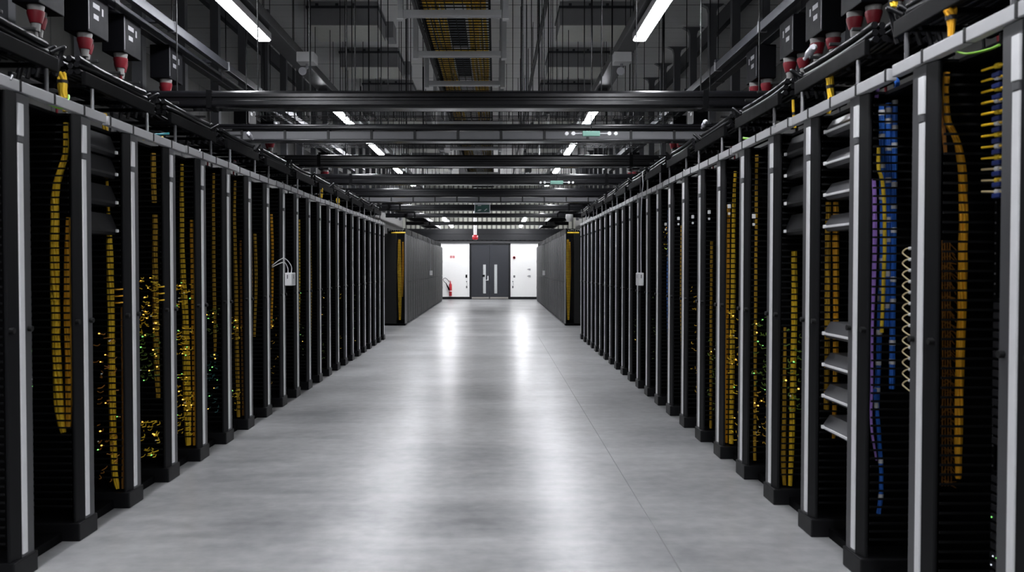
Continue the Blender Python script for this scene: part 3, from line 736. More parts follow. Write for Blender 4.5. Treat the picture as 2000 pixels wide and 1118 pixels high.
for s in 'LR':
    c0 = cabinet(s)
    for i in range(NP):
        lab = f'closed charcoal cabinet in the far {SIDE[s]} block, {ORD[i]} beyond the cross aisle'
        if i == 0: c0['label'] = lab
        else: dup(c0, (XF[s], CY0 + .30 + i * CP, 0), lab)
    # end panel with a recessed cable channel
    px_e = {'L': (752, 778), 'R': (1114, 1134)}[s]
    t = thing('end_panel', f'dark perforated end panel closing the far {SIDE[s]} block towards the cross aisle', 'panel', (X(s, -.5), CY0, 0))
    MB().bbox(X(s, -.27), X(s, -1.1), CY0, CY0 + .05, 0.0, 2.70, .006).part('perforated_sheet', M_perf, t)
    MB().box(X(s, 0), X(s, -.27), CY0 + .26, CY0 + .29, 0.06, 2.70).part('channel_back', M_deep, t)
    MB().box(X(s, 0), X(s, -.02), CY0, CY0 + .26, 0.06, 2.70).part('channel_side', M_cab2, t)
    MB().box(X(s, 0), X(s, -1.1), CY0, CY0 + .29, 0.0, 0.06).part('plinth', M_black, t)
    c = MB()
    for i in range(50): c.box(X(s, -.025), X(s, -.265), CY0 + .012, CY0 + .020, .2 + i * .048, .2 + i * .048 + .014)
    c.part('finger_comb', M_finger, t)
    xs = {'L': (780, 787), 'R': (1109, 1113)}[s]
    bundle([at(xs[0], 468, CY0 + .09), at(xs[0], 520, CY0 + .09), at(xs[0] + 1, 570, CY0 + .09), at(xs[0] + 1, 625, CY0 + .09)], [.035, .06, .06, .03], M_yel,
           f'bright yellow bundle hanging on the end of the far {SIDE[s]} block')
    bundle([at(xs[1], 472, CY0 + .20), at(xs[1], 530, CY0 + .20), at(xs[1] - 1, 580, CY0 + .20)], [.02, .035, .02], M_orng,
           f'amber bundle beside the yellow one on the far {SIDE[s]} block')
    xa, xb = {'L': (764, 792), 'R': (1108, 1131)}[s]
    mesh_thing(MB().tube([at(xa, 455, CY0), at(xb, 455, CY0)], .022, 8), 'hanging_fibre_run', M_yel2, f'yellow fibre run crossing above the end of the far {SIDE[s]} block', 'cables', at(xa, 455, CY0))
def up2(a, b, Y, cx, sx):
    return [[(cx + sx * .03, Y, b.z - .005), (cx + sx * .02, Y, 2.2), (cx + sx * .02, Y + .02, 2.72), (cx - sx * .1, Y + .05, 2.9)]]
def sensor2(s, px, label):
    Y = abs(X(s, .05)) * F / abs(px - VX); cx = X(s, .022); sx = SG[s]; z0, z1 = at(px, 538, Y).z, at(px, 529, Y).z
    t = thing('wall_mounted_sensor', label, 'sensor box', (cx, Y, z0))
    MB().bbox(cx, cx + sx * .09, Y - .10, Y + .10, z0, z1, .012).part('sensor_case', M_white, t)
    for pts in up2(None, Vector((0, 0, z1)), Y, cx, sx): MB().tube(smooth(pts, 5), .012, 6).part('cord', M_silver, t)
sensor2('L', 841, 'white sensor box with cord on a cabinet of the far left block')
sensor2('R', 1063, 'white sensor box with cord on a cabinet of the far right block')

# ------------------------------------------------------------------ lamps
LX = {'L': -2.575, 'R': 1.60}; LZ = 4.25
def lamp(s, ya, yb, lit, label):
    t = thing('ceiling_light', label, 'light', (LX[s], (ya + yb) / 2, LZ), f'linear lights above the {SIDE[s]} row')
    MB().bbox(LX[s] - .075, LX[s] + .075, ya, yb, LZ + .045, LZ + .10, .008).part('housing', M_lampb, t)
    MB().bbox(LX[s] - .064, LX[s] + .064, ya + .02, yb - .02, LZ, LZ + .046, .012).part('diffuser', M_lamp if lit else M_white, t)
    sk = MB(); sk.box(LX[s] - .075, LX[s] - .066, ya, yb, LZ + .018, LZ + .05); sk.box(LX[s] + .066, LX[s] + .075, ya, yb, LZ + .018, LZ + .05); sk.box(LX[s] - .066, LX[s] + .066, ya, ya + .01, LZ + .018, LZ + .05); sk.box(LX[s] - .066, LX[s] + .066, yb - .01, yb, LZ + .018, LZ + .05)
    sk.part('spill_skirt', M_lampb, t)  # skirt added round the diffuser to cut light spilling sideways
    for y in (ya + .06, yb - .06): MB().box(LX[s] - .065, LX[s] + .065, y - .02, y + .02, LZ + .10, LZ + .145).part('mounting_clip', M_chan, t)
for s in 'LR':
    i = 0
    for ya, yb, lit in [(-6.2, -3.3, 1), (-1.6, 1.3, 1), (2.6, 5.5, 1), (6.85, 9.77, 1)] + [(13.0 + 3.85 * q, 15.85 + 3.85 * q, 1) for q in range(5)]:
        lamp(s, ya, yb, lit, f'bright linear light above the {SIDE[s]} row, {ORD[i]} along the row'); i += 1
    for j, y in enumerate((38.2, 40.3, 42.4, 44.3)):
        x = {'L': -2.24, 'R': 1.28}[s]; z = 3.80
        t = thing('ceiling_light', f'low bright linear light near the double door, {SIDE[s]} side, {ORD[j]} along', 'light', (x, y, z), f'low lights near the door, {SIDE[s]} side')
        MB().bbox(x - .075, x + .075, y - .65, y + .65, z + .045, z + .10, .008).part('housing', M_lampb, t)
        MB().bbox(x - .058, x + .058, y - .63, y + .63, z - .06, z + .046, .02).part('diffuser', M_lamp2, t)
        for yy_ in (y - .5, y + .5): MB().tube([(x, yy_, z + .10), (x, yy_, HZ)], .007, 6).part('hanger_rod', M_rod, t)
    # the carrier channel is one thing per row
    t = thing('hanging_light_channel', f'long grey carrier channel holding the lights above the {SIDE[s]} row', 'channel', (LX[s], 20, LZ + .15))
    ch = MB(); ch.bbox(LX[s] - .11, LX[s] + .11, -6.5, 33.5, LZ + .146, LZ + .26, .01)
    ch.part('channel_body', M_chan, t)
    for q in range(16):
        y = -5.5 + q * 2.5
        MB().tube([(LX[s], y, LZ + .26), (LX[s], y, HZ)], .007, 6).part('hanger_rod', M_rod, t)
        MB().bbox(LX[s] - .12, LX[s] + .12, y - .02, y + .02, LZ + .25, LZ + .28, .004).part('hanger_clamp', M_chan, t)
# white junction boxes with small cameras under the carrier
for s, px, py in (('L', 600, 140), ('R', 1214, 121)):
    Y = 10.9; p = at(px, py, Y); x = LX[s] + (.12 if s == 'L' else -.0)
    x = p.x
    t = thing('ceiling_junction_box', f'white junction box with small grey camera under the {SIDE[s]} light channel', 'junction box', (x, Y, p.z))
    MB().bbox(x - .11, x + .11, Y - .12, Y + .12, LZ + .02, LZ + .145, .012).part('box_case', M_white, t)
    MB().tube([(x, Y, LZ + .02), (x, Y, LZ - .03), (x - .03, Y - .05, LZ - .06)], .018, 8).part('bracket', M_silver, t)
    MB().tube([(x - .03, Y - .05, LZ - .07), (x - .03, Y - .13, LZ - .10)], [.035, .05], 12).part('camera_head', M_silver, t)

# ------------------------------------------------------------------ overhead black ducts crossing the aisle
def cross(ytop, ybot, zb, xa, xb, style, label, rods):
    """a duct whose lower edge is at height zb and shows at ybot"""
    Y = F * (zb - HC) / (520 - ybot)
    h = (ybot - ytop) * Y / F
    t = thing('hanging_cross_duct', label, 'cable duct', ((xa + xb) / 2, Y, zb), 'black ducts crossing over the aisle')
    dpt = .22
    poly = []
    def arc(cy, cz, r, a0, a1):
        for q in range(5):
            a = a0 + (a1 - a0) * q / 4; poly.append((cy + r * math.cos(a), cz + r * math.sin(a)))
    r = min(.03, h * .3)
    arc(Y + r, zb + r, r, PI * 1.5, PI); 
    poly.append((Y + .0, zb + h * .40)); poly.append((Y + .012, zb + h * .45)); poly.append((Y + .012, zb + h * .58)); poly.append((Y, zb + h * .63))
    arc(Y + r, zb + h - r, r, PI, PI / 2); arc(Y + dpt - r, zb + h - r, r, PI / 2, 0); arc(Y + dpt - r, zb + r, r, 0, -PI / 2)
    MB().prism(poly, xa, xb, 0, 'x').part('duct_body', M_duct, t)
    for x in rods:
        MB().tube([(x, Y + .10, zb + h - .002), (x, Y + .10, HZ)], .006, 6).part('hanger_rod', M_rod, t)
    if style == 1:      # grey channel below with dark clips
        MB().bbox(xa + .4, xb - .4, Y + .03, Y + .17, zb - .105, zb - .012, .008).part('lower_channel', M_chan, t)
        x = xa + .6
        while x < xb - .5:
            MB().bbox(x, x + .03, Y + .022, Y + .178, zb - .112, zb + .002, .004).part('clip', M_clip, t); x += .5
        MB().bbox(xa + .4, xb - .4, Y + .02, Y + .20, zb - .128, zb - .106, .004).part('lower_flange', M_duct, t)
    else:
        for x in (xa + .9, xb - .9):
            MB().bbox(x, x + .05, Y - .004, Y + dpt + .004, zb - .004, zb + h + .004, .004).part('joint_band', M_black, t)
    return Y
random.seed(3)
RX = [-2.95, -2.2, -1.72, -1.38, -1.30, .25, .45, .98, 1.3, 1.9, 2.44]
cross(178, 212, 3.20, -3.55, 2.80, 0, 'black cross duct nearest the front, with two bright reflections', RX)
cross(243, 255, 3.32, -3.55, 2.85, 1, 'black cross duct with grey clipped channel under it, second from the front', [x + .05 for x in RX])
cross(303, 326, 3.20, -3.5, 2.85, 0, 'black cross duct, third from the front', RX)
cross(340, 361, 3.20, -3.5, 2.85, 0, 'black cross duct, fourth from the front', RX[::2])
cross(368, 385, 3.33, -3.5, 2.85, 1, 'black cross duct with grey channel, fifth from the front', RX[1::2])
cross(400, 412, 3.24, -3.5, 2.85, 0, 'thin black cross duct, sixth from the front', [-2.2, .25, 1.3])
cross(417, 425, 3.30, -3.5, 2.85, 0, 'thin black cross duct, seventh from the front', [-2.2, .25, 1.3])
cross(433, 440, 3.35, -3.5, 2.85, 0, 'thin black cross duct, eighth and farthest from the front', [-2.2, .25, 1.3])

# wire baskets crossing
def basket(Y, z, xa, xb, label, w=.35, h=.12):
    t = thing('hanging_wire_basket', label, 'wire basket tray', ((xa + xb) / 2, Y, z), 'wire baskets crossing over the aisle')
    m = MB()
    for y in (Y, Y + w):
        for zz in (z, z + h * .5, z + h): m.tube([(xa, y, zz), (xb, y, zz)], .006, 5)
    for q in (.33, .66): m.tube([(xa, Y + w * q, z), (xb, Y + w * q, z)], .005, 5)
    x = xa + .05
    while x < xb:
        m.tube([(x, Y, z + h), (x, Y, z), (x, Y + w, z), (x, Y + w, z + h)], .005, 5); x += .12
    m.part('wire_mesh', M_rod, t)
    for x in (xa + .1, xa + (xb - xa) * .36, xa + (xb - xa) * .70, xb - .2):
        for y in (Y, Y + w): MB().tube([(x, y, z), (x, y, HZ)], .005, 5).part('hanger_rod', M_rod, t)
    if Y < 15: return
    q = MB()
    for i in range(7):
        y = Y + .05 + i * .04; q.tube([(xa + .1, y, z + .02), (xa + 1.5, y, z + .022 + .01 * R()), (xb - .1, y, z + .02)], .014, 6)
    o = mesh_thing(q, 'hanging_tray_cable', M_cable, 'black cables lying in the ' + label, 'cables', ((xa + xb) / 2, Y, z))
    o['kind'] = 'stuff'
basket(10.9, 3.62, -3.0, 2.3, 'wire basket behind the second cross duct')
basket(13.3, 3.60, -3.0, 2.3, 'wire basket behind the third cross duct')
basket(16.6, 3.65, -3.0, 2.3, 'wire basket behind the fourth cross duct')
basket(21.2, 3.6, -3.0, 2.3, 'wire basket above the cross aisle')
basket(26, 3.75, -3.0, 2.3, 'wire basket over the start of the far blocks')
basket(31, 3.75, -3.0, 2.3, 'wire basket deep between the far blocks')

# ------------------------------------------------------------------ yellow fibre tray on trapeze hangers
FZ = 4.45; kx = (FZ - HC)
fx0, fx1 = -.296 * kx, -.024 * kx
t = thing('hanging_fibre_tray', 'long overhead wire tray above the aisle carrying yellow fibre cables', 'cable tray', ((fx0 + fx1) / 2, 12, FZ))
m = MB()
for x in (fx0, fx1): m.box(x - .012, x + .012, 3.0, 30.0, FZ, FZ + .12)
y = 3.0
while y < 30: m.box(fx0, fx1, y, y + .012, FZ, FZ + .010); y += .11
for i in range(9): x = fx0 + (fx1 - fx0) * i / 8; m.box(x - .004, x + .004, 3, 30, FZ - .004, FZ + .004)
m.part('wire_mesh', M_black, t)
for q in range(14):
    y = 5.68 + q * 1.75
    a, b = fx0 - .17, fx1 + .13
    tr = MB(); tr.bbox(a, b, y, y + .06, FZ - .075, FZ - .012, .006); tr.box(a, b, y + .06, y + .10, FZ - .075, FZ - .06)
    tr.part('trapeze_bar', M_grey, t)
    for x in (a - .06, b + .01):
        MB().bbox(x, x + .06, y - .005, y + .065, FZ - .11, HZ, .004).part('hanger_post', M_grey, t)
        MB().box(x - .004, x + .064, y - .010, y + .07, FZ - .116, FZ - .106).part('post_cap', M_white, t)
fy = MB()
for i in range(15):
    x = fx0 + .05 + (fx1 - fx0 - .10) * i / 14
    if 5 <= i <= 9: continue
    pts = [(x + .01 * math.sin(q * 1.7 + i), 3.1 + q * 1.12, FZ + .040 + .008 * math.sin(q + i)) for q in range(24)]
    fy.tube(pts, .019, 6)
fy.tube([(fx0 + .04, 8.9, FZ + .060), (fx1 - .04, 9.0, FZ + .060)], .018, 6); fy.tube([(fx0 + .04, 9.15, FZ + .060), (fx1 - .04, 9.15, FZ + .060)], .018, 6)
fy.tube([(fx0 + .04, 11.2, FZ + .060), (fx1 - .04, 11.2, FZ + .060)], .018, 6)
o = mesh_thing(fy, 'hanging_fibre_cables', M_yel, 'yellow fibre cables lying in the long overhead tray', 'cables', ((fx0 + fx1) / 2, 12, FZ + .02)); o['kind'] = 'stuff'
# grey plates between the two halves of the fibre tray
for i, (ya, yb) in enumerate(((5.4, 6.7), (7.3, 8.75), (9.4, 10.8), (11.4, 12.5))):
    mesh_thing(MB().bbox(fx0 + .27, fx1 - .27, ya, yb, FZ + .012, FZ + .03, .004), 'hanging_tray_plate', M_dgrey, f'dark grey plate lying in the fibre tray, {ORD[i]} along it', 'plate', (fx0 + .35, ya, FZ + .012), 'plates in the fibre tray')
# thin black cable runs beside the tray
for kx_, lab in ((-.315, 'beside the fibre tray'), (.187, 'between the fibre tray and the right lights')):
    z = 4.7; x = kx_ * (z - HC)
    t = thing('hanging_cable_run', 'thin black cable run under the ceiling ' + lab, 'cables', (x, 12, z))
    q = MB()
    for i in range(3): q.tube([(x + .014 * i, 3 + j * 1.5, z + .006 * math.sin(j * 2 + i)) for j in range(20)], .011, 6)
    q.part('cables', M_cable, t)
    for j in range(14): MB().tube([(x, 3.5 + 2 * j, z), (x, 3.5 + 2 * j, HZ)], .006, 5).part('hanger_rod', M_rod, t)

# ------------------------------------------------------------------ ceiling air boxes
HB = HZ - .42; kb = HB - HC
n = 0
for s, (p0, p1) in (('L', (602, 739)), ('R', (1093, 1234))):
    Yn = kb / (at(VX, 50, 1).z - HC)
    xa, xb = (p0 - VX) * Yn / F, (p1 - VX) * Yn / F
    for i in range(-2, 8):
        Y = Yn + 3.2 * i
        t = thing('ceiling_air_box', f'grey ceiling air box with pale underside, {ORD[i+2]} along the {SIDE[s]} side', 'air box', ((xa + xb) / 2, Y, HB), f'air boxes on the ceiling, {SIDE[s]} side')
        MB().box(xa, xb, Y, Y + 1.10, HB + .012, HZ).part('box_side', M_box, t)
        MB().box(xa - .02, xb + .02, Y - .02, Y + 1.12, HB + .30, HB + .34).part('box_flange', M_dgrey, t)
        MB().bbox(xa + .005, xb - .005, Y + .005, Y + 1.095, HB, HB + .012, .003).part('diffuser_plate', M_boxlow, t)
        for dx in (.15, .5, .8): MB().box(xa + dx, xa + dx + .05, Y - .03, Y - .001, HB + .34, HB + .38).part('bolt_tab', M_dgrey, t)
        MB().bbox(xb - .02, xb + .13, Y + 1.25, Y + 1.75, HB + .12, HZ, .004).part('side_duct', M_box, t)

# ------------------------------------------------------------------ hanging posts and containment walls
for s, xp in (('R', 3.83), ('L', -4.48)):
    for i in range(-6, 18):
        Y = 15.5 + 1.5 * i
        if Y < 6: continue
        t = mesh_thing(MB().prism([(xp - .065, 3.9), (xp - .065, HZ - .15), (xp - .09, HZ - .06), (xp - .20, HZ - .001), (xp + .20, HZ - .001), (xp + .09, HZ - .06), (xp + .065, HZ - .15), (xp + .065, 3.9)], Y - .06, Y + .06, 0, 'y'),
                       'ceiling_post', M_cpost, f'grey hanging ceiling post with flared top behind the {SIDE[s]} row, {ORD[i+6]} along', 'post', (xp, Y, 3.9), f'hanging posts behind the {SIDE[s]} row')
    struct(MB().box(xp - SG[s] * .10, xp - SG[s] * .13, 2, 43, 0, 4.55).build('wall_containment_' + SIDE[s], M_dim))
    struct(MB().bbox(xp + .3 * -SG[s] - .05, xp + .3 * -SG[s] + .05, 2, 44, HZ - .3, HZ - .001, .004).build('trim_5' if s == 'R' else 'trim_6', M_dgrey))

# ------------------------------------------------------------------ busway strut rail, power boxes and red plugs
for s, ks_, kb_ in (('R', 1.138, 1.29), ('L', -1.38, -1.60)):
    z = 4.05; x = ks_ * (z - HC)
    t = thing('hanging_strut_rail', f'grey strut rail under the ceiling above the {SIDE[s]} row', 'rail', (x, 10, z))
    MB().bbox(x - .03, x + .03, 4.0, 21.0, z, z + .09, .006).part('rail_bar', M_dgrey, t)
    xb = kb_ * (3.90 - HC)
    for j in range(10):
        y = 5.2 + 1.7 * j
        MB().box(x - .035, xb, y - .03, y + .03, z + .09, z + .13).part('bracket_arm', M_dgrey, t)
        MB().bbox(x - .045, x + .045, y - .012, y + .012, z - .006, z + .10, .003).part('bracket_clip', M_silver, t)
        MB().tube([(x, y, z + .09), (x, y, HZ)], .006, 6).part('hanger_rod', M_rod, t)
    t = thing('hanging_busway', f'dark busbar trunking carrying the black power boxes above the {SIDE[s]} row', 'busway', (xb, 10, 4.0))
    MB().bbox(xb - .05, xb + .05, 4.0, 21.0, 4.03, 4.135, .006).part('busbar_body', M_dgrey, t)
    for j in range(6): MB().bbox(xb - .056, xb + .056, 4.8 + 3 * j, 4.9 + 3 * j, 4.025, 4.145, .004).part('joint_pack', M_chan, t)
    ys = [5.9, 6.6, 7.37, 8.06, 9.15, 12.0, 13.35, 17.6]
    for j, y in enumerate(ys):
        zt = 4.02; zb = zt - .34
        bx = xb
        t = thing('hanging_power_box', f'black power tap box with grey labels above the {SIDE[s]} row, {ORD[j]} along', 'power box', (bx, y, zb), f'power boxes above the {SIDE[s]} row')
        MB().bbox(bx - .10, bx + .10, y - .19, y + .19, zb, zt, .008).part('box_case', M_tap, t)
        MB().bbox(bx - .04, bx + .04, y - .10, y + .06, zt, zt + .008, .002).part('tap_neck', M_tap, t)
        f = bx + SG[s] * .10
        for (u0, u1, w0, w1) in ((-.10, .02, .22, .26), (-.09, .0, .13, .17), (.06, .09, .19, .25)):
            MB().box(f, f + SG[s] * .002, y + u0, y + u1, zb + w0, zb + w1).part('box_label', M_label, t)
        MB().box(f - SG[s] * .002, f + SG[s] * .004, y - .186, y - .176, zb + .02, zt - .02).part('edge_trim', M_chan, t)
        for u, dx in ((-.10, .03), (.07, -.04)):
            so = MB().tube([(bx + dx, y + u, zb + .001), (bx + dx, y + u, zb - .04)], [.062, .055], 12).part('socket_collar', M_pale, t)
            pl = thing('hanging_power_plug', f'red power plug with white grip, {"front" if u < 0 else "rear"} socket of the {ORD[j]} power box, {SIDE[s]} row', 'plug', (bx + dx, y + u, zb - .20), f'red plugs above the {SIDE[s]} row')
            MB().tube([(bx + dx, y + u, zb - .041), (bx + dx, y + u, zb - .06), (bx + dx, y + u, zb - .13)], [.062, .062, .042], 12).part('plug_shell', M_redd, pl)
            MB().tube([(bx + dx, y + u, zb - .131), (bx + dx, y + u, zb - .19)], [.034, .028], 12).part('plug_grip', M_pale, pl)
            c = smooth([(bx + dx, y + u, zb - .19), (bx + dx - SG[s] * .02, y + u, zb - .25), (bx - SG[s] * .16, y + u - .05, zb - .285), (bx - SG[s] * .46, y + u - .08, zb - .28), (bx - SG[s] * .52, y + u - .08, zb - .60)], 5)
            MB().tube(c, .012, 6).part('cord', M_redd if (j + (u > 0)) % 3 == 0 else M_pale if (j % 2) else M_cable, pl)

# ------------------------------------------------------------------ black cable ladders above the rows
def ladder(s, ya, yb, i):
    zb = 2.93; va, vb_ = -.02, -.50
    t = thing('hanging_cable_ladder', f'black cable ladder above the {SIDE[s]} row, {ORD[i]} length from the near end', 'cable ladder', (X(s, -.25), (ya + yb) / 2, zb), f'cable ladders above the {SIDE[s]} row')
    for v in (va, vb_): MB().bbox(X(s, v), X(s, v - .03), ya, yb, zb, zb + .09, .006).part('side_rail', M_black, t)
    y = ya + .1
    while y < yb - .05: MB().box(X(s, va - .03), X(s, vb_), y, y + .03, zb + .005, zb + .03).part('rung', M_black, t); y += .30
    for y in (ya + .12, yb - .12):
        for v in (va - .015, vb_ - .015): MB().tube([(X(s, v), y, zb), (X(s, v), y, zb - .14)], .012, 6).part('foot_rod', M_nut if i % 2 else M_chan, t)
def ladder_cables(s, ya, yb, i):
    m = MB(); zb = 3.0; n = 8
    for a in range(n):
        for b in range(3):
            v = -.085 - a * .047 - .01 * R(); z = zb + b * .042 + .01 * R()
            bend = .03 * R()
            p = [(X(s, v), ya + .04 * R(), z + .02), (X(s, v), ya + (yb - ya) * .3, z + bend), (X(s, v), ya + (yb - ya) * .7, z + bend * .6), (X(s, v), yb - .04 * R(), z + .01)]
            m.tube(smooth(p, 4), .021, 6)
    t = thing('hanging_black_cables', f'thick black power cables on the {SIDE[s]} cable ladder, {ORD[i]} length from the near end', 'cables', (X(s, -.25), (ya + yb) / 2, zb), f'black cables above the {SIDE[s]} row')
    o = m.part('cables', M_cable, t); o['kind'] = 'stuff'
    for q in (.2, .5, .8):
        y = ya + (yb - ya) * q; MB().bbox(X(s, -.045), X(s, -.46), y, y + .02, zb + .13, zb + .150, .004).part('strap', M_clip, t)
    # loose coils hanging at the far end
    cm = MB()
    for q in range(5):
        y = yb + .02 + .02 * q; v = -.08 - .07 * q
        cm.tube(smooth([(X(s, v), y, zb + .06), (X(s, v + .05), y + .06, zb + .10 + .03 * R()), (X(s, v), y + .14, zb + .10), (X(s, v - .03), y + .12, zb - .06)], 5), .014, 6)
    cm.part('cable_tail', M_cable, t)
    if (s, i) in (('R', 1), ('R', 3), ('L', 3)):
        y = yb - .12
        MB().tube(smooth([(X(s, -.05), y - .16, zb + .19), (X(s, -.10), y, zb + .22), (X(s, -.09), y + .12, zb + .18)], 4), [.012] * 2 + [.026] * 5 + [.012] * 2, 8).part('film_shine', M_shine, t)
for s in 'LR':
    y = 3.4 if s == 'R' else 4.2; i = 0
    while y < 20.3:
        ln = 1.15
        ladder(s, y, y + ln, i); ladder_cables(s, y, y + ln, i)
        y += 1.5; i += 1
# far blocks: cables lying on the cabinet tops
for s in 'LR':
    for i in range(8):
        ya = 26 + 2.15 * i
        t = thing('cable_ladder', f'black cable ladder on the far {SIDE[s]} cabinets, {ORD[i]} length from the cross aisle', 'cable ladder', (X(s, -.3), ya + 1, 2.71), f'cable ladders on the far {SIDE[s]} cabinets')
        for v in (-.05, -.55): MB().bbox(X(s, v), X(s, v - .03), ya, ya + 2.0, 2.71, 2.88, .006).part('side_rail', M_black, t)
        for j in range(6): MB().box(X(s, -.08), X(s, -.55), ya + .1 + .34 * j, ya + .14 + .34 * j, 2.74, 2.77).part('rung', M_black, t)
        m = MB()
        for a in range(7): m.tube([(X(s, -.11 - .065 * a), ya + .05, 2.80), (X(s, -.11 - .065 * a), ya + 1, 2.82 + .05 * R()), (X(s, -.11 - .065 * a), ya + 1.95, 2.80)], .028, 6)
        o = mesh_thing(m, 'black_cables', M_cable, f'black cables on the far {SIDE[s]} cabinets, {ORD[i]} length from the cross aisle', 'cables', (X(s, -.3), ya + 1, 2.78), f'black cables on the far {SIDE[s]} cabinets'); o['kind'] = 'stuff'
# overhead long ladders above the far blocks
for s in 'LR':
    t = thing('hanging_long_ladder', f'long dark ladder tray high above the far {SIDE[s]} block', 'cable ladder', (X(s, -.3), 33, 3.6))
    for v in (-.1, -.8): MB().box(X(s, v), X(s, v - .04), 22, 44, 3.6, 3.72).part('side_rail', M_black, t)
    for j in range(36): MB().box(X(s, -.14), X(s, -.8), 22.3 + .6 * j, 22.36 + .6 * j, 3.62, 3.66).part('rung', M_black, t)
    for j in range(9):
        for v in (-.12, -.82): MB().tube([(X(s, v), 22.5 + 2.6 * j, 3.72), (X(s, v), 22.5 + 2.6 * j, HZ)], .012, 5).part('hanger_rod', M_rod, t)

# ------------------------------------------------------------------ signs, antennas, beacon
def plate_sign(px0, py0, px1, py1, Y, m, name, label, knobs):
    a, b = at(px0, py1, Y), at(px1, py0, Y)
    t = thing(name, label, 'sign', ((a.x + b.x) / 2, Y, a.z))
    MB().bbox(a.x, b.x, Y, Y + .04, a.z, b.z, .006).part('sign_panel', m, t)
    if knobs:
        zc = (a.z + b.z) / 2
        for x, q in ((a.x, -1), (b.x, 1)):
            MB().tube([(x, Y + .02, zc), (x + q * .10, Y + .02, zc)], .010, 6).part('lamp_arm', M_silver, t)
            MB().tube([(x + q * .10, Y - .01, zc), (x + q * .10, Y + .05, zc)], .022, 12).part('lamp_head', M_white, t)
            MB().tube([(x + q * .17, Y - .01, zc), (x + q * .17, Y + .05, zc)], .020, 12).part('lamp_head', M_white, t)
    return t, a, b
t, a, b = plate_sign(1138, 256, 1172, 266, 9.4, M_mint, 'hanging_emergency_sign', 'pale green emergency light plate with white lamp heads, at the second cross duct', True)
MB().tube([((a.x + b.x) / 2, 9.42, b.z), ((a.x + b.x) / 2, 9.42, HZ)], .006, 6).part('hanger_rod', M_rod, t)
t, a, b = plate_sign(1075, 353, 1100, 360, 15.2, M_mint, 'hanging_emergency_sign', 'pale green emergency light plate with white lamp heads, at the fourth cross duct', True)
MB().tube([((a.x + b.x) / 2, 15.22, b.z), ((a.x + b.x) / 2, 15.22, HZ)], .006, 6).part('hanger_rod', M_rod, t)
t, a, b = plate_sign(928, 400, 956, 415, 22, M_sign, 'hanging_exit_sign', 'dark green exit sign with white symbols hanging over the middle of the aisle', False)
fr = MB(); e = .02
fr.box(a.x - e, b.x + e, 21.99, 22.05, b.z, b.z + .06); fr.box(a.x - e, b.x + e, 21.99, 22.05, a.z - e, a.z); fr.box(a.x - e, a.x, 21.99, 22.05, a.z, b.z); fr.box(b.x, b.x + e, 21.99, 22.05, a.z, b.z)
fr.part('sign_frame', M_silver, t)
w, h = b.x - a.x, b.z - a.z
sy = MB()
sy.add([(a.x + w * .14, 21.995, a.z + h * .18), (a.x + w * .34, 21.995, a.z + h * .18), (a.x + w * .46, 21.995, a.z + h * .36), (a.x + w * .26, 21.995, a.z + h * .36)], [(0, 1, 2, 3)])
sy.add([(a.x + w * .62, 21.995, a.z + h * .20), (a.x + w * .68, 21.995, a.z + h * .16), (a.x + w * .86, 21.995, a.z + h * .44), (a.x + w * .78, 21.995, a.z + h * .48)], [(0, 1, 2, 3)])
sy.add([(a.x + w * .18, 21.995, a.z + h * .84), (a.x + w * .42, 21.995, a.z + h * .84), (a.x + w * .42, 21.995, a.z + h * .92), (a.x + w * .18, 21.995, a.z + h * .92)], [(0, 1, 2, 3)])
sy.part('white_symbol', M_silver, t)
for x in (a.x + .04, b.x - .04): MB().tube([(x, 22.02, b.z + .06), (x, 22.02, FZ - .012)], .006, 5).part('hanger_rod', M_rod, t)

for s, kk, list_ in (('L', -.84, (11.6, 16.4, 20.3)), ('R', .347, (11.5, 13.9, 18.6))):
    for j, Y in enumerate(list_):
        z = 3.75; x = kk * (z - HC)
        t = thing('hanging_antenna', f'dark wireless box with white rod aerial hanging on the {SIDE[s]} side, {ORD[j]} from the front', 'antenna', (x, Y, z))
        MB().bbox(x - .07, x + .07, Y - .13, Y + .13, z, z + .10, .012).part('antenna_case', M_clip, t)
        MB().tube([(x, Y, z), (x, Y, z - .06), (x, Y, z - .24)], [.018, .012, .011], 8).part('aerial', M_white, t)
        MB().tube([(x, Y, z + .10), (x, Y, HZ)], .009, 6).part('hanger_rod', M_rod, t)
Yb = 39.3; a = at(928, 462, Yb)
t = thing('hanging_beacon', 'white drop pipe with a red alarm beacon at its end, above the double door', 'beacon', (a.x, Yb, at(928, 469, Yb).z))
MB().tube([(a.x, Yb, at(928, 459, Yb).z), (a.x, Yb, HZ)], .075, 14).part('drop_pipe', M_white, t)
z0, z1 = at(928, 468.5, Yb).z, at(928, 459, Yb).z
MB().tube([(a.x, Yb, z1), (a.x, Yb, z1 - .03), (a.x, Yb, z0 + .05), (a.x, Yb, z0)], [.08, .12, .13, .10], 16).part('beacon_head', M_red, t)
MB().tube([(a.x, Yb, z0), (a.x, Yb, z0 - .02)], [.09, .07], 14).part('beacon_lens', M_silver, t)
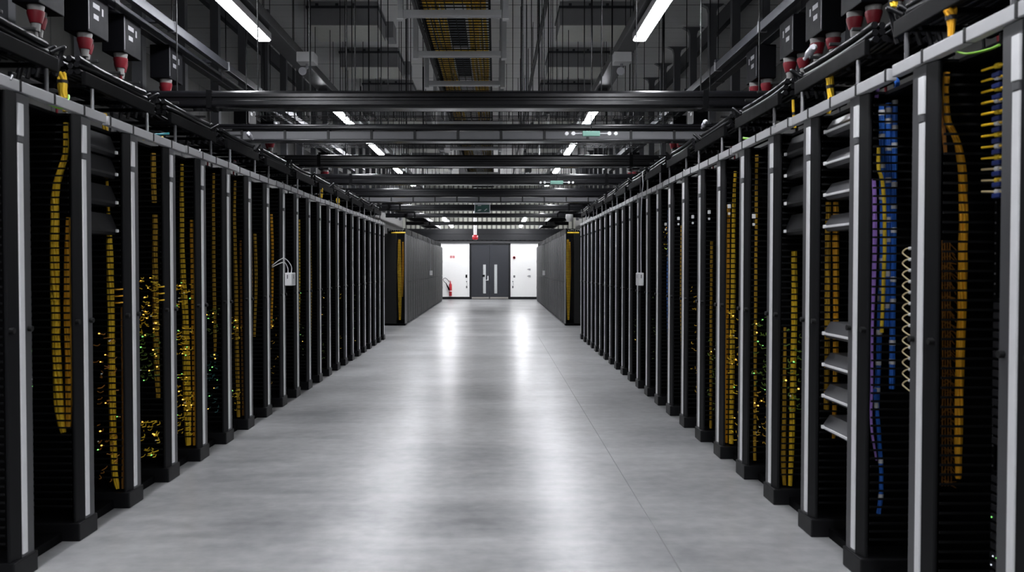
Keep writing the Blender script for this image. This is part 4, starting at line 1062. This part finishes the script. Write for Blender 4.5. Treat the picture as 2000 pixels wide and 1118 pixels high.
for j, (px, py, Y) in enumerate(((769, 310, 16.5), (834, 386, 22.0), (857, 407, 26.5))):
    p = at(px, py, Y)
    t = thing('hanging_blue_connector', f'small blue connector block under the left lights, {ORD[j]} from the front', 'connector', (p.x, Y, p.z - .05), 'blue connectors under the left lights')
    MB().bbox(p.x - .07, p.x + .07, Y - .06, Y + .06, p.z - .045, p.z + .045, .01).part('connector_block', M_bluec, t)
    MB().tube([(p.x, Y, p.z + .045), (p.x, Y, LZ + .146)], .008, 6).part('feed_cord', M_silver, t)
# speaker over the far right block
p = at(1112, 426, 24)
t = thing('hanging_speaker', 'white speaker hanging above the cross aisle, beside the far right block', 'speaker', (p.x, 24, p.z - .12))
MB().tube([(p.x, 24, p.z - .10), (p.x, 24, p.z), (p.x, 24, p.z + .10)], [.06, .11, .10], 14).part('speaker_body', M_white, t)
MB().tube([(p.x, 24, p.z + .10), (p.x, 24, HZ)], .007, 6).part('hanger_rod', M_rod, t)

# ------------------------------------------------------------------ camera, world, view
cd = bpy.data.cameras.new('camera'); cam = bpy.data.objects.new('camera', cd); C.objects.link(cam)
cam.location = (0, 0, HC); cam.rotation_euler = (PI / 2 - PITCH, 0, 0)
cd.sensor_width = 36; cd.lens = 36 * F / 2000; cd.shift_x = (1000 - VX) / 2000
cd.clip_start = 0.05; cd.clip_end = 200
cd.dof.use_dof = True; cd.dof.focus_distance = 14; cd.dof.aperture_fstop = 3.2
bpy.context.scene.camera = cam
w = bpy.data.worlds.new('world'); bpy.context.scene.world = w; w.use_nodes = True
w.node_tree.nodes['Background'].inputs['Color'].default_value = (0.02, 0.022, 0.026, 1)
w.node_tree.nodes['Background'].inputs['Strength'].default_value = 0.3
sc = bpy.context.scene
sc.view_settings.view_transform = 'Standard'; sc.view_settings.look = 'None'
sc.view_settings.exposure = 1.75; sc.view_settings.gamma = 1.0
sc.view_settings.use_curve_mapping = False
sc.cycles.max_bounces = 8; sc.cycles.diffuse_bounces = 4; sc.cycles.glossy_bounces = 4
sc.cycles.use_denoising = True
sc.cycles.sample_clamp_indirect = 6.0
